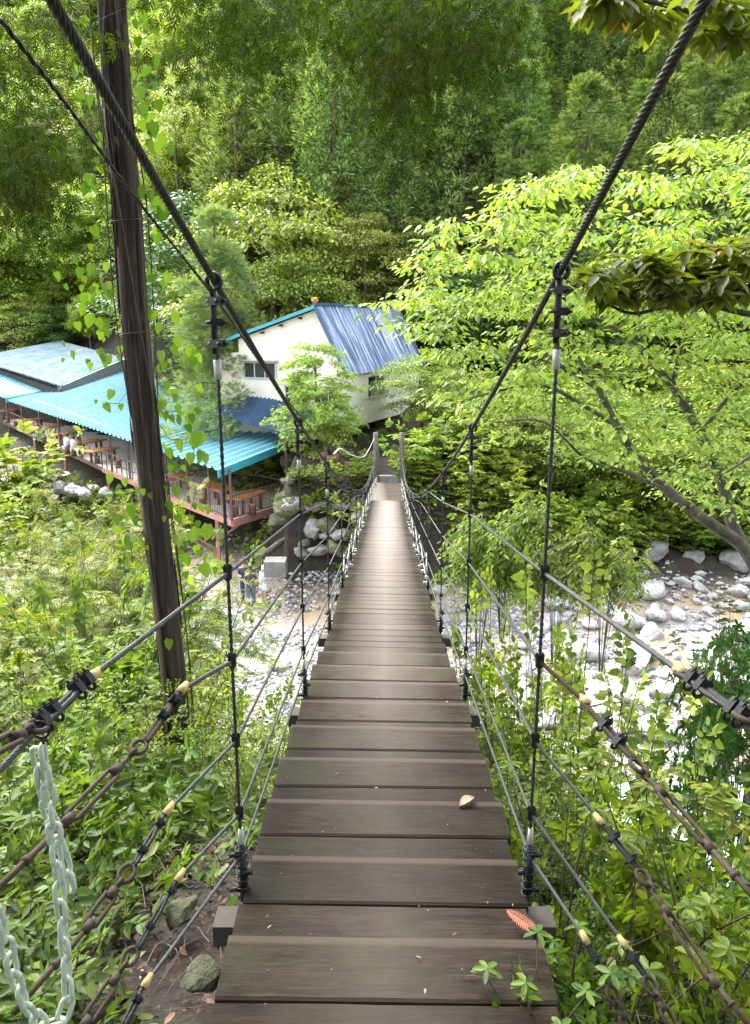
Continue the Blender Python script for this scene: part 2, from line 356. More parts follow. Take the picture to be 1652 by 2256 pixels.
while y < 28.2:
    wd = .174 if y < 4.8 else .174*(1+random.uniform(-.05, .05)); yc = y+wd/2
    sl_ = (DZ(yc+.2)-DZ(yc-.2))/.4
    stepy = yc < 4.9
    pair = k % 2
    yb0 = y if pair == 0 else y-.183
    if stepy:       # two boards make one tread, each tread a few centimetres lower than the last
        zc = DZ(yb0+.183)+.002; tilt = sl_*.15+.03
        zc += (yc-(yb0+.183))*tilt 
    else:
        zc = DZ(yc)+random.uniform(-.003, .003); tilt = sl_+random.uniform(-.012, .012)
    Yv = V((-cx_[1]*0.5, 1, tilt)).normalized(); roll = -.022+random.uniform(-.004, .004) if yc > 1 else -.015
    X = V((1, cx_[1]*.5, roll)).normalized(); Z = X.cross(Yv).normalized(); Yv = Z.cross(X)
    Lk = DW+random.uniform(-.012, .012)
    zoff = .0
    m = mb_plank(DX(yc)+random.uniform(-.006, .006), yc+(.014 if (stepy and pair == 1) else 0), zc, Lk, wd+(.028 if (stepy and pair == 1) else 0), TH, (X, Yv, Z))
    if planks < 100:
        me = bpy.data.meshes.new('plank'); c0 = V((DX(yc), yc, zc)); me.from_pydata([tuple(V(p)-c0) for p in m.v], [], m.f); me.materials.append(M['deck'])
        o = bpy.data.objects.new('plank', me); C.objects.link(o); o.parent = bridge; o.location = c0-bridge.location
        o['group'] = 'deck planks'
        if stepy:
            for sx_ in (-.30, .30):
                nb = MB(); q0 = c0+X*(sx_+random.uniform(-.02,.02))+Yv*random.uniform(-.03,.03)+Z*.0008
                nb.tube([q0, q0+Z*.0012], [.0045, .004], 6)
                nb.build('screw_head', M['bolt'], o)
        planks += 1
    else: far_m.add(m.v, m.f)
    y += wd+.009; k += 1
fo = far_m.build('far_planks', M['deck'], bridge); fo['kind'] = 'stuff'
# dark bolt holes seen on the third tread
# cables: left and right main cable
HY = [2.0+1.8*i for i in range(15)]
HX = {-1: -.40, 1: .455}
def MX(s, y): return DX(y)+s*.435 + (0 if s > 0 else .005)
tops = {-1: [(492, 655), (655, 930), (713, 1012), (747, 1062)], 1: [(1222, 615), (1045, 932), (987, 1028), (950, 1085)]}
def CZ(s, y): return float(np.polyval(cc[s], y))
cc = {}
for s in (-1, 1):
    yy = [U(*tops[s][i], HY[i]).y for i in range(4)]; zz = [U(*tops[s][i], HY[i]).z for i in range(4)]
    e = U(824 if s < 0 else 886, 964, 28.4); near = UX(140 if s < 0 else 1545, 0, MX(s, 1.1))
    yy += [near.y, 28.4, 15.0, 20.0]; zz += [near.z, e.z, DZ(15)+.62, DZ(20)+.66]
    cc[s] = np.polyfit(yy, zz, 4); print('cable', s, [(round(a, 2), round(b, 2), round(CZ(s, a), 2)) for a, b in zip(yy, zz)])
for s in (-1, 1):
    pts = [V((MX(s, y), y, CZ(s, y))) for y in np.linspace(-1.2, 9, 60)]
    mb = MB(); mb.rope(pts, .0095, .10, 6, 6, .012)
    mb.build('main_cable', M['mossrope'], bridge, True)
    pts = [V((MX(s, y), y, CZ(s, y))) for y in np.linspace(9, 28.4, 50)]
    MB().tube(pts, .012, 8).build('main_cable', M['darkrope'], bridge, True)
def clip_mb(p, d, sz=1.0, out=V((1,0,0))):
    """saddle of a wire-rope clip with its U-bolt: lies across rope direction d at p"""
    m = MB(); d = V(d).normalized(); x = out-d*out.dot(d); x.normalize(); z = d.cross(x)
    m.box(p+x*.006*sz, (.030*sz, .034*sz, .022*sz), (z, x, d))
    for a in (-1, 1):
        q0 = p+z*a*.011*sz
        m.tube([q0-x*.020*sz, q0+x*.034*sz], .0042*sz, 7)
        m.tube([q0+x*.018*sz, q0+x*.027*sz], .0085*sz, 6)
    m.tube([p+z*(math.cos(t)*.0125*sz)-x*(.012+math.sin(t)*.014)*sz for t in np.linspace(0, math.pi, 8)], .0045*sz, 7)
    return m
RH = [1.02, .76, .51, .27, .13]
def side_y(s, h, y): return DZ(y)+h
for s in (-1, 1):
    for i, hy in enumerate(HY):
        xt = MX(s, hy); zt = CZ(s, hy); zb = DZ(hy)-.03; top = V((xt, hy, zt)); bot = V((xt-.0*s, hy, zb))
        if i == 0: bot = V((xt+.0, hy, zb)); 
        r0 = .0062 if i < 5 else .008
        L = zt-zb
        m = MB(); m.rope([top-V((0,0,.02)), bot], r0, .06, 5, 5, .02) if i < 3 else m.tube([top, bot], r0, 6)
        h = m.build('hanger', M['bolt2'], bridge, True); h['group'] = 'vertical hangers'
        if i < 8 and L > .5:
            slp = (CZ(s, hy+.05)-CZ(s, hy-.05))/.1; cd = V((0, 1, slp)).normalized()
            e = MB()                              # eye of the hanger looped over the main cable
            e.tube([top+V((0,0,1))*(math.cos(t)*.020-.004)+V((1,0,0))*math.sin(t)*.017 for t in np.linspace(-2.7, 2.7, 14)], .0068, 7)
            e.tube([top+V((-.007*1, 0, -.02)), top+V((-.006, 0, -min(.18, L*.4)))], .0062, 6)
            e.build('loop', M['darkrope'], h, True)
            for c_ in (range(3) if i < 3 else range(2)):
                zc = .05+c_*.052
                if zc < L*.5: clip_mb(top-V((0,0,zc)), (0,0,1), .9 if i < 3 else 1.1, V((1,0,0)) if c_ % 2 else V((.8,-.6,0))).build('clip', M['steel'], h)
            if i < 3:
                MB().tube([top-V((0,0,.195)), top-V((0,0,.245))], [.0105, .0095], 8).build('tape_band', M['tapew'], h, True)
        if i < 6:                                 # doubled, wrapped foot of the hanger
            fm = MB(); fz = .20 if i < 3 else .22
            fm.tube([bot+V((0,0,fz)), bot+V((.006,-.01,fz*.5)), bot], [.009, .0125, .011], 8)
            for kk in range(7): 
                zz = fz*(.92-.13*kk); fm.tube([bot+V((math.cos(t)*.0165, math.sin(t)*.0165-.006, zz+.003*math.sin(3*t))) for t in np.linspace(0, 6.28, 10)], .0036, 5)
            for kk in range(3): fm.box(bot+V((.018*s*(-1 if kk % 2 else 1), -.014, fz*(.85-.3*kk))), (.03, .012, .012))
            fm.build('wrapped_end', M['steel'], h, True)
            if i < 2: MB().tube([bot+V((0,0,fz+.0)), bot+V((.002,0,fz+.05))], [.010, .0075], 7).build('tape_band', M['tapew'], h, True)
        if i < 6:
            for hh in RH[:-1]:
                pz = side_y(s, hh, hy)
                if pz < zt-.1:
                    clip_mb(V((xt, hy, pz)), (0,1,-.12), .74, V((0,0,1))).build('rope_clip', M['steel'], h)
        elif L > .5:
            m = MB(); [m.box((xt, hy, side_y(s, hh, hy)), (.03, .03, .03)) for hh in RH if side_y(s, hh, hy) < zt-.05]
            if m.v: m.build('rope_clip', M['steel'], h)
    # side ropes between the hangers
    for j, hh in enumerate(RH):
        yend = 28.2; ya = 2.0
        pts = []
        for i, hy in enumerate(HY):
            x0 = MX(s, hy); pz = min(side_y(s, hh, hy), max(CZ(s, hy)-.04*(j+1), DZ(hy)+.05*(5-j)))
            pts.append(V((x0, hy, pz)))
        pts.append(V((MX(s, 28.3), 28.3, side_y(s, hh, 28.3))))
        m = MB(); near_ = [p for p in pts if p.y < 6]; m.rope(near_, .0058, .05, 5, 5, .016)
        far_ = pts[len(near_)-1:]; m.tube(far_, .006, 6); m.build('side_rope', M['oldsteel'], bridge, True)
# crossbeams
for i, hy in enumerate(HY):
    if i < 12:
        m = MB(); cxy = DX(hy); zt = DZ(hy)-TH-.012 if i > 1 else DZ(hy)-TH-.04
        m.box((cxy, hy-.02, zt-.035), (1.03, .085, .07)); m.build('crossbeam', M['deckside'], bridge)
m = MB()
for sx_ in (-.3, .3):
    for a, b in zip(np.arange(-1, 28, 1.0), np.arange(0, 29, 1.0)):
        m.beam((DX(a)+sx_, a, DZ(a)-TH-.055), (DX(b)+sx_, b, DZ(b)-TH-.055), .05, .06)
m.build('stringer', M['deckside'], bridge)
# zigzag stay lashings along both edges, white with wear in the distance
for s in (-1, 1):
    m = MB()
    for i in range(3, len(HY)-1):
        a, b = HY[i], HY[i+1]; am = (a+b)/2
        m.tube([(MX(s, a), a, DZ(a)-.02), (MX(s, am)+.03*s, am, DZ(am)+.20+.05*random.random()), (MX(s, b), b, DZ(b)-.02)], .007, 5)
        m.tube([(MX(s, a), a, DZ(a)+.28), (MX(s, am)+.02*s, am, DZ(am)-.01), (MX(s, b), b, DZ(b)+.28)], .005, 5)
        for t in np.linspace(a, b, 7): m.box((MX(s, t)+random.uniform(-.03,.03), t, DZ(t)+random.uniform(-.02,.06)), (.035, .03, .035))
    m.build('lashing', M['tapew'], bridge)
# the stays that spread from the first hanger to the anchors beside the camera
def stay(s, j, path, Ys, kind):
    """path: pixels from first hanger towards the viewer. kinds: 'shackle' (tape, clips, thimble, turnbuckle)"""
    hy = HY[0]; p0 = V((MX(s, hy), hy, side_y(s, RH[j], hy)))
    P = [p0]+[U(px, py, Y) for (px, py), Y in zip(path, Ys)]
    nt_ = kind['rope_to']; rp = P[:nt_+1]
    rr = .0068 if j < 2 else .0055
    m = MB(); m.rope(rp, rr, .055, 6, 5, .01); st = m.build('side_stay', M['oldsteel'] if s < 0 or j == 0 else M['rust' if j == 1 else 'oldsteel'], bridge, True)
    a, b = P[nt_], P[nt_+1]; d = (b-a).normalized()
    MB().tube([a-d*.025, a-d*.004, a+d*.012], [rr*1.15, rr*1.75, rr*1.9], 9).build('yellow_tape', M['tapey'], st, True)
    # doubled rope section with clips
    e = P[kind['clips_to']]; m = MB(); side = d.cross(V((0,0,1))).normalized()
    m.rope([a, (a+e)/2+side*rr*.9, e], rr, .055, 6, 5, .01); m.rope([a+side*rr*1.6, (a+e)/2-side*rr*1.1, e-side*rr*1.2], rr, .055, 6, 5, .01)
    m.build('doubled_rope', M[kind.get('rm', 'darkrope')], st, True)
    for t in kind['clips']:
        clip_mb(a.lerp(e, t), d, (.80 if j < 2 else .64), V((.55*s, -.2, .75)) if j < 1 else V((.6, -.1, .7))).build('clip', M['steel'], st)
    if len(P) > kind['clips_to']+1:
        f = P[kind['clips_to']+1]; g_ = P[-1]; dd = (f-e).normalized(); s2 = dd.cross(V((.3,-.4,.85))).normalized()
        m = MB(); m.tube([e+dd*(.5-.5*math.cos(t))*.045+s2*math.sin(t)*.016 for t in np.linspace(0, 6.28, 18)], .0055, 7)
        m.build('thimble', M['rust'], st, True)
        # turnbuckle: eye, open body of two bars, rod
        e2 = e+dd*.038
        m = MB(); m.tube([e2+dd*(.012-.012*math.cos(t))+s2.cross(dd)*math.sin(t)*.011 for t in np.linspace(0, 6.28, 12)], .0048, 7)
        m.tube([e2+dd*.02, e2.lerp(f, .35)], .0052, 8)
        b0, b1 = e2.lerp(f, .30), f
        for a_ in (-1, 1):
            m.tube([b0+s2*.004*a_, b0+(b1-b0)*.08+s2*.0125*a_, b0+(b1-b0)*.92+s2*.0125*a_, b1+s2*.004*a_], .0052, 7)
        m.tube([b0-dd*.012, b0+dd*.012], .011, 8); m.tube([b1-dd*.012, b1+dd*.014], .011, 8)
        m.build('turnbuckle', M['rust'], st, True)
        m = MB(); m.tube([f, g_], .0062, 8); m.tube([f.lerp(g_, .45), f.lerp(g_, .5)], .0095, 8); m.build('anchor_rod', M['rust'], st, True)
    return P
stay(-1, 0, [(205, 1488), (95, 1592), (-40, 1660)], [1.46, 1.28, 1.10], dict(rope_to=1, clips_to=2, clips=(.12, .32, .78, .98)))
stay(-1, 1, [(402, 1518), (318, 1632), (150, 1805), (-60, 2010)], [1.83, 1.66, 1.40, 1.16], dict(rope_to=1, clips_to=2, clips=(.25, .55), rm='rust'))
stay(-1, 2, [(370, 1785), (292, 1905), (195, 2040), (30, 2230)], [1.70, 1.56, 1.42, 1.22], dict(rope_to=1, clips_to=2, clips=(.25, .75)))
stay(-1, 3, [(395, 1932), (300, 2088), (190, 2250), (120, 2340)], [1.76, 1.60, 1.44, 1.36], dict(rope_to=1, clips_to=2, clips=(.2, .7)))
stay(-1, 4, [(322, 2165), (268, 2260), (200, 2380), (170, 2440)], [1.58, 1.48, 1.38, 1.33], dict(rope_to=1, clips_to=2, clips=(.4,)))
stay(1, 0, [(1498, 1480), (1625, 1572), (1760, 1660)], [1.42, 1.22, 1.05], dict(rope_to=1, clips_to=2, clips=(.22, .40, .92, 1.05)))
stay(1, 1, [(1288, 1545), (1392, 1672), (1560, 1862), (1690, 2010)], [1.86, 1.66, 1.42, 1.24], dict(rope_to=1, clips_to=2, clips=(.42, .72), rm='rust'))
stay(1, 2, [(1322, 1808), (1405, 1915), (1570, 2160), (1660, 2270)], [1.78, 1.66, 1.42, 1.32], dict(rope_to=1, clips_to=2, clips=(.35, .8)))
stay(1, 3, [(1375, 2080), (1420, 2150), (1500, 2290), (1560, 2370)], [1.66, 1.60, 1.5, 1.45], dict(rope_to=1, clips_to=2, clips=(.4,)))
stay(1, 4, [(1290, 2070), (1340, 2170), (1400, 2300), (1450, 2370)], [1.72, 1.64, 1.55, 1.48], dict(rope_to=1, clips_to=2, clips=(.4,)))
# rope end going up-left from the first shackle
a = U(95, 1592, 1.28); MB().rope([a, U(-40, 1740, 1.16)], .0068, .055, 6, 5, .01).build('rope_tail', M['oldsteel'], bridge, True)
# second thin wire that runs along the left cable to the far post
P = smooth_path([UX(0, 42, -.50), UX(150, 235, -.46), UX(300, 438, -.44), U(480, 665, 2.05), U(600, 838, 3.0), U(665, 920, 4.2), U(735, 1000, 7.5)], 10)
m = MB(); m.rope(P, .0042, .06, 3, 6, .02); m.build('guide_wire', M['mossrope'], bridge, True)
P2 = [P[-1]]+smooth_path([U(735, 1000, 7.5), U(752, 988, 16), U(775, 1002, 22), U(800, 1006, 26), U(815, 985, 28), U(824, 965, 28.4)], 6)[1:]
MB().tube(P2, .010, 6).build('white_guide_rope', M['rope_w'], bridge, True)
# far end: two posts with bark, a sill beam and short handrails
for s in (-1, 1):
    x = MX(s, 28.4)+.06*s; zt = CZ(s, 28.4)+.18; zb = gz(x, 28.8)-.3
    m = MB(); m.tube([(x+random.uniform(-.03,.03), 28.5, z) for z in np.linspace(min(zb, DZ(28.4)-1.5), zt, 8)], [.14, .135, .13, .12, .115, .11, .10, .09], 9)
    m.build('end_post', M['barkgrey'], bridge, True)
m = MB(); 
for kx in range(5): m.box((DX(28.7)-.5+.25*kx, 28.75, DZ(28.4)+.06), (.235, .3, .26))
m.build('end_sill', M['stone2'], bridge)
# near posts, just behind the viewer
for s in (-1, 1):
    x = MX(s, -1.2)+.08*s; zt = CZ(s, -1.2)+.1
    MB().tube([(x, -1.25, z) for z in np.linspace(gz(x, -1.2)-.3, zt, 6)], .12, 10).build('near_post', M['deckside'], bridge, True)
# ------------------------------------------------------------ plastic chain with hook
hk = U(88, 1600, 1.27)
chain = empty('plastic_chain', hk, 'pale green plastic chain hooked on the left stay and hanging in a loop', 'chain')
m = MB(); m.tube([hk+V((math.cos(t)*.017, 0, -.006+math.sin(t)*.017)) for t in np.linspace(-2.4, 2.9, 16)]+[], .0026, 7)
m.tube([hk+V((.0, 0, -.024)), hk+V((.004, 0, -.036))], .0026, 7); m.build('hook', M['steel'], chain, True)
def link(L=.056, Wd=.031, r=.0054):
    m = MB(); pts = []
    h = L/2-Wd/2; w2 = Wd/2-r
    for t in np.linspace(-math.pi/2, math.pi/2, 8): pts.append(V((math.cos(t)*w2, 0, h+0))+V((0, 0, math.sin(t)*0)))
    pts = []
    for t in np.linspace(0, math.pi, 8): pts.append(V((math.cos(t)*w2, 0, h+math.sin(t)*w2)))
    for t in np.linspace(math.pi, 2*math.pi, 8): pts.append(V((math.cos(t)*w2, 0, -h+math.sin(t)*w2)))
    pts.append(pts[0]); m.tube(pts, r, 7, False); return m
lm = link(); lme = bpy.data.meshes.new('chain_link'); lme.from_pydata(lm.v, [], lm.f); lme.materials.append(M['chain'])
lme.polygons.foreach_set('use_smooth', [True]*len(lme.polygons))
def lay_chain(path):
    path = resample(path, .001); step = .040; n = 0; acc = 0; last = path[0]; k = 0
    for i in range(1, len(path)):
        acc += (path[i]-path[i-1]).length
        if acc >= step:
            acc = 0; c = (last+path[i])/2; d = (path[i]-last).normalized(); last = path[i]
            o = bpy.data.objects.new('chain_link', lme); C.objects.link(o); o.parent = chain; o.location = c-wloc(chain)
            o.rotation_mode = 'QUATERNION'; qd = d.to_track_quat('Z', 'Y')
            from mathutils import Quaternion
            o.rotation_quaternion = qd @ Quaternion((0,0,1), (math.pi/2 if k % 2 else 0)+.5+random.uniform(-.3, .3)); k += 1; o['group'] = 'chain links'
lay_chain(smooth_path([hk+V((.0,0,-.04)), U(108, 1750, 1.27), U(125, 1880, 1.26), U(135, 2010, 1.25), U(145, 2120, 1.24), U(150, 2215, 1.22), U(120, 2262, 1.2), U(85, 2248, 1.18), U(50, 2200, 1.16), U(22, 2110, 1.15), U(2, 2030, 1.14), U(-30, 1960, 1.13)], 8))
lay_chain(smooth_path([U(80, 1650, 1.275), U(98, 1760, 1.29), U(122, 1830, 1.29), U(150, 1920, 1.29), U(160, 1985, 1.29)], 8))
# litter on the boards
def on_deck(px, py):
    p = U(px, py, 2)
    for _ in range(12): p = UZ(px, py, DZ(p.y)+.012)
    return p
p = on_deck(1027, 1776); m = MB(); n = 7
vs = []
for i in range(n+1):
    t = i/n; wv_ = .018*math.sin(math.pi*min(1, t*1.02))**.8+.0006; zc = .010+.014*math.sin(t*3.0)
    for s_ in (-1, 0, 1): vs.append(p+V((-.028+t*.06+.0*s_, -.025+t*.055, zc+abs(s_)*.010))+V((.7, -.7, 0))*wv_*s_)
m.add(vs, [(i*3+k, i*3+k+1, (i+1)*3+k+1, (i+1)*3+k) for i in range(n) for k in (0, 1)])
tag(m.build('dead_leaf', simple('dry_leaf', (.42, .25, .16), .7, 0, .2, 60), None, True, p), 'curled dry brown leaf lying near the right end of a plank', 'leaf')
p = on_deck(1148, 2035); p.z += .012; m = MB(); ax0 = U(1125, 1995, 1.9); d = V((.62, -.75, 0)); sd = V((.75, .62, 0)); 
for i in range(15):
    t = i/14; c = p+d*(t-.5)*.105
    for s_ in (-1, 1):
        L = .030*(math.sin(math.pi*(.12+.85*t))**.7)
        for a_ in (0, .5):
            e = c+(sd*s_*.8+d*.55).normalized()*L*(1-a_*.3)+V((0,0,.004*random.random())); m.tube([c+d*a_*.006, e], [.0016, .0007], 4)
            for kk in (.4, .7): f0 = c.lerp(e, kk); m.tube([f0, f0+(d*.8+sd*s_*.1)*.009], [.0012, .0005], 4)
m.tube([p-d*.055, p+d*.055], [.0009, .0016], 5)
tag(m.build('cedar_sprig', simple('dry_sprig', (.42, .17, .09), .8, 0, .2, 60), None, False, p), 'rust brown dead cedar sprig lying at the right edge of the near planks', 'sprig')
for px, py, L, an, lb in ((822, 1772, .035, .5, 'small dark twig on the plank left of the dry leaf'), (1040, 2151, .034, .05, 'short pale twig lying on the nearest wide plank')):
    p = on_deck(px, py); dd = V((math.cos(an), -math.sin(an), 0)); m = MB().tube([p-dd*L/2, p+V((0,0,.004)), p+dd*L/2], [.0012, .002, .0014], 5)
    m.tube([p, p+V((.008,.009,.004))], [.0012, .0005], 4); tag(m.build('twig', M['log'], None, False, p), lb, 'twig')

nd_ = 150; Pd, Dd_, Nd, Sd = [], [], [], []
for _ in range(nd_):
    y = random.uniform(1.1, 9) if random.random() < .8 else random.uniform(1.1, 3); x = DX(y)+random.uniform(-.40, .40); a = random.random()*6.28
    Pd.append((x, y, DZ(y)+.018)); Dd_.append((math.cos(a), math.sin(a), random.uniform(-.2,.2))); Nd.append((random.gauss(0,.2), random.gauss(0,.2), 1)); Sd.append(random.choice([.005, .007, .010, .016]))
DEBRIS = (Pd, Dd_, Nd, Sd)
# ------------------------------------------------------------ roofs, terrace, house
def corrugated(a, b, c, d, n, amp, name, mat, parent, th=.01):
    """sheet a-b (eave) to d-c (ridge); corrugations run from eave to ridge"""
    a, b, c, d = map(V, (a, b, c, d)); m = MB(); vs = []; k = n*6; nz = (b-a).cross(d-a).normalized()
    if nz.z < 0: nz = -nz
    rows = 7
    for j in range(rows+1):
        for i in range(k+1):
            u = i/k; p = a.lerp(b, u).lerp(d.lerp(c, u), j/rows)
            ph = (i % 6); off = (amp if ph in (1, 2) else 0)
            vs.append(p+nz*(off+.006*noise.noise(V((i*.7, j*1.3, 3)))))
    f = [(j*(k+1)+i, j*(k+1)+i+1, (j+1)*(k+1)+i+1, (j+1)*(k+1)+i) for j in range(rows) for i in range(k)]
    m.add(vs, f); n0 = len(vs); m.add([V(v)-nz*th for v in vs], [q[::-1] for q in f])
    return m.build(name, mat, parent)
TZ = UD(511, 1146, 30.6*cp+2).z; TZ = U(511, 1146, 30.0).z
A = UZ(511, 1146, TZ); B = UZ(633, 1109, TZ); J = UZ(226, 1030, TZ); Lf = UZ(6, 926, TZ); K = UZ(372, 1092, TZ)
print('terrace z', TZ, A, B, J, Lf)
ab = (B-A); ter = empty('dining_terrace', (A.x, A.y, gz(A.x, A.y)), 'long riverside dining terrace on posts under a turquoise corrugated roof, left of the bridge', 'terrace')
back = V((.5, .86, 0))*9
m = MB(); m.prism([A, B, B+(J-A)*.9+V((4, 5, 0)), Lf+back, Lf, J], .10); m.build('floor', simple('terrace_concrete', (.62, .58, .52), .85, 0, .12, 1.2, .2), ter)
ft = .30
def fascia(p, q_, z0, h, t, mat, name): m = MB(); m.beam(V((p.x, p.y, z0-h/2)), V((q_.x, q_.y, z0-h/2)), t, h); return m.build(name, mat, ter)
fascia(K, A, TZ+.012, .26, .09, M['redbeam'], 'edge_beam'); fascia(A, B, TZ+.014, .30, .09, M['redbeam'], 'edge_beam')
fascia(J, K, TZ+.008, .24, .08, M['redbeam'], 'edge_beam'); fascia(Lf, J, TZ+.004, .20, .08, M['brownpost'], 'edge_beam')
# roof
R0 = U(480, 1036, A.y-.5); R1 = U(656, 966, B.y+1.8); R2 = U(14, 882, Lf.y-1.5); R3 = U(292, 816, Lf.y+3.0)
print('roof', R0, R1, R2, R3)
corrugated(R2, R0, R1, R3, 56, .12, 'roof', M['roofblue'], ter)
m = MB(); m.beam(R0+V((0,0,-.13)), R1+V((0,0,-.13)), .06, .32); m.build('fascia', M['rooftrim'], ter)
m = MB(); m.beam(R2+V((0,0,.0)), R3+V((0,0,.0)), .06, .35); m.build('fascia', M['rooftrim'], ter)
m = MB(); p0 = R2.lerp(R3, .12)+V((0,0,.07)); p1 = R2.lerp(R0, .60).lerp(R3.lerp(R1, .60), .085)+V((0,0,.07)); m.beam(R2.lerp(R0,.10).lerp(R3.lerp(R1,.10),.12)+V((0,0,.09)), p1, .12, .04); m.build('roof_batten', M['tapew'], ter)
def post(p, ztop, w_=.09, mat='brownpost', name='post', zb=None):
    m = MB(); m.box((p.x, p.y, (ztop+(TZ if zb is None else zb))/2), (w_, w_, ztop-(TZ if zb is None else zb))); return m.build(name, M[mat], ter)
def roof_z(p):
    # plane through R0,R1,R2
    n_ = (R1-R0).cross(R2-R0); return R0.z-((p.x-R0.x)*n_.x+(p.y-R0.y)*n_.y)/n_.z
for t in (0, .13, .27, .42, .57, .73, .90):
    p = A.lerp(J, t); post(p, roof_z(p)-.08)
for t in (.15, .33, .52, .72, .92):
    p = J.lerp(Lf, t); post(p, roof_z(p)-.08)
post(B, min(roof_z(B), R1.z)-.05)
for t in (.25, .5, .75): 
    p = B.lerp(B+(J-A), t); post(p, roof_z(p)-.1)
# support posts down to the ground
for p in (A.lerp(J, .09), A.lerp(J, .38), A.lerp(J, .66), A.lerp(J, .95), J.lerp(Lf, .3), J.lerp(Lf, .6)):
    post(p, TZ-.2, .14, 'redbeam', 'support_post', gz(p.x, p.y)-.4)
p = A.lerp(B, .80); post(p, TZ-.2, .20, 'brownpost', 'support_post', gz(p.x, p.y)-.6)
m = MB(); pa = A.lerp(J, .09); g0 = gz(pa.x, pa.y)
m.beam((pa.x, pa.y, TZ-1.1), A.lerp(B, .1)+V((0,0,-.3)), .07, .08); m.beam((pa.x, pa.y, TZ-1.6), A.lerp(J, .38)+V((0,0,-1.3)), .06, .07); m.beam((pa.x, pa.y, TZ-1.85), A.lerp(J, .38)+V((0,0,-1.55)), .06, .07)
p = A.lerp(B, .80); m.beam((p.x, p.y, TZ-1.0), A.lerp(B, 1.0)+V((0,0,-.3)), .09, .09); m.build('brace', M['brownpost'], ter)
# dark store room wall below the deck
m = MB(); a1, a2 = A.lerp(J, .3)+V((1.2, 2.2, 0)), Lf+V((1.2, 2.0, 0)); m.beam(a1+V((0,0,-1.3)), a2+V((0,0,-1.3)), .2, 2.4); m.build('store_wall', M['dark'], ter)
# railings
def railing(p, q_, h, nb, solid=True):
    m = MB(); m.beam(p+V((0,0,h)), q_+V((0,0,h)), .05, .05)
    if solid: m.beam(p+V((0,0,.10)), q_+V((0,0,.10)), .04, .04)
    for i in range(nb+1):
        a = p.lerp(q_, i/nb); m.box(a+V((0,0,h/2+.05)), (.022, .022, h-.1))
    m.build('railing', M['brownpost'], ter)
railing(A, B, 1.0, 34); railing(A, K, 1.0, 40); 
m = MB()
for (p, q_) in ((K, J), (J, Lf)):
    m.beam(p+V((0,0,.95)), q_+V((0,0,.95)), .04, .04); m.beam(p+V((0,0,.45)), q_+V((0,0,.45)), .03, .03)
    for i in range(13): m.box(p.lerp(q_, i/12)+V((0,0,.5)), (.04, .04, .95))
m.build('railing', M['brownpost'], ter)
m = MB(); m.tube([B+V((0,0,1.0)), B+V((-1.5,1.2,1.05)), B+V((-3.0,2.2,.95)), B+V((-4.6, 3.2, 1.05))], .04, 6)
for i in range(22): m.box(B+V((-.2*i, .15*i, .5)), (.02, .02, .95))
m.build('railing', M['deckside'], ter)
# tables and stools on the terrace
def make_table(legs=True):
    t = empty('log_table', (0,0,0), 'x', 'table', 'wooden tables on the terrace'); m = MB()
    pts = [V((x+random.uniform(-.04,.04), y, .72)) for x, y in ((-.95,-.42),(-.3,-.47),(.4,-.44),(.95,-.36),(1.0,.1),(.9,.42),(.2,.46),(-.5,.44),(-1.0,.36))]
    m.prism(pts, .07); m.build('table_top', M['wood_or'], t)
    for a in (-.62, .62):
        for b in (-.24, .24): MB().tube([(a, b, 0), (a*.97, b, .66)], [.075, .06], 8).build('leg', M['log'], t, True)
    return t
def make_stool():
    t = empty('log_stool', (0,0,0), 'x', 'stool', 'log stools around the terrace tables'); 
    MB().tube([(0,0,0), (0,0,.2), (0,0,.41)], [.17, .15, .16], 10).build('log', M['log'], t, True)
    MB().tube([(0,0,.412), (0,0,.425)], [.155, .15], 10).build('seat', M['wood_or'], t, True); return t
tab0, st0 = make_table(), make_stool(); first = [True, True]
def put(proto, idx, x, y, rot, label):
    p = UZ(x, y, TZ+.012)
    o = proto if first[idx] else copy_tree(proto); first[idx] = False
    o.location = p; o.rotation_euler = (0, 0, rot); o['label'] = label; return o
dirJ = math.atan2((J-A).y, (J-A).x); perp = math.atan2((B-A).y, (B-A).x)
T = [((545, 1118), perp+.1, 'orange slab table standing at the right end of the terrace'), ((478, 1098), dirJ, 'small orange slab table behind the right end table near the corner post'),
     ((385, 1075), perp, 'orange table on the terrace just right of the near cedar trunk'), ((228, 1010), perp, 'orange slab table left of the near cedar trunk'),
     ((200, 990), perp, 'orange slab table just right of the seated pair'), ((150, 970), perp, 'orange table behind the seated pair'),
     ((110, 955), perp, 'orange table left of the seated pair, second post from left'), ((72, 938), perp, 'long orange table left of the second terrace post'), ((28, 915), perp, 'farthest orange table at the left edge of the terrace')]
for (xy, r, lb) in T: put(tab0, 0, xy[0], xy[1]+6, r, lb)
S = [((556, 1132), 'log stool in front of the right end table, right one'), ((517, 1136), 'log stool in front of the right end table, left one'), ((447, 1108), 'log stool below the small table near the corner post'),
     ((262, 1030), 'log stool at the table left of the cedar trunk'), ((215, 1020), 'log stool under the table left of the cedar trunk, left side'), ((120, 985), 'log stool in front of the table left of the seated pair'),
     ((98, 975), 'log stool left of the seated pair nearest the railing'), ((72, 955), 'log stool right of the first terrace posts'), ((50, 945), 'log stool near the left terrace posts'),
     ((35, 938), 'log stool beside the farthest table, right one'), ((18, 930), 'log stool beside the farthest table, left one')]
for (xy, lb) in S: put(st0, 1, xy[0], xy[1], 0, lb)
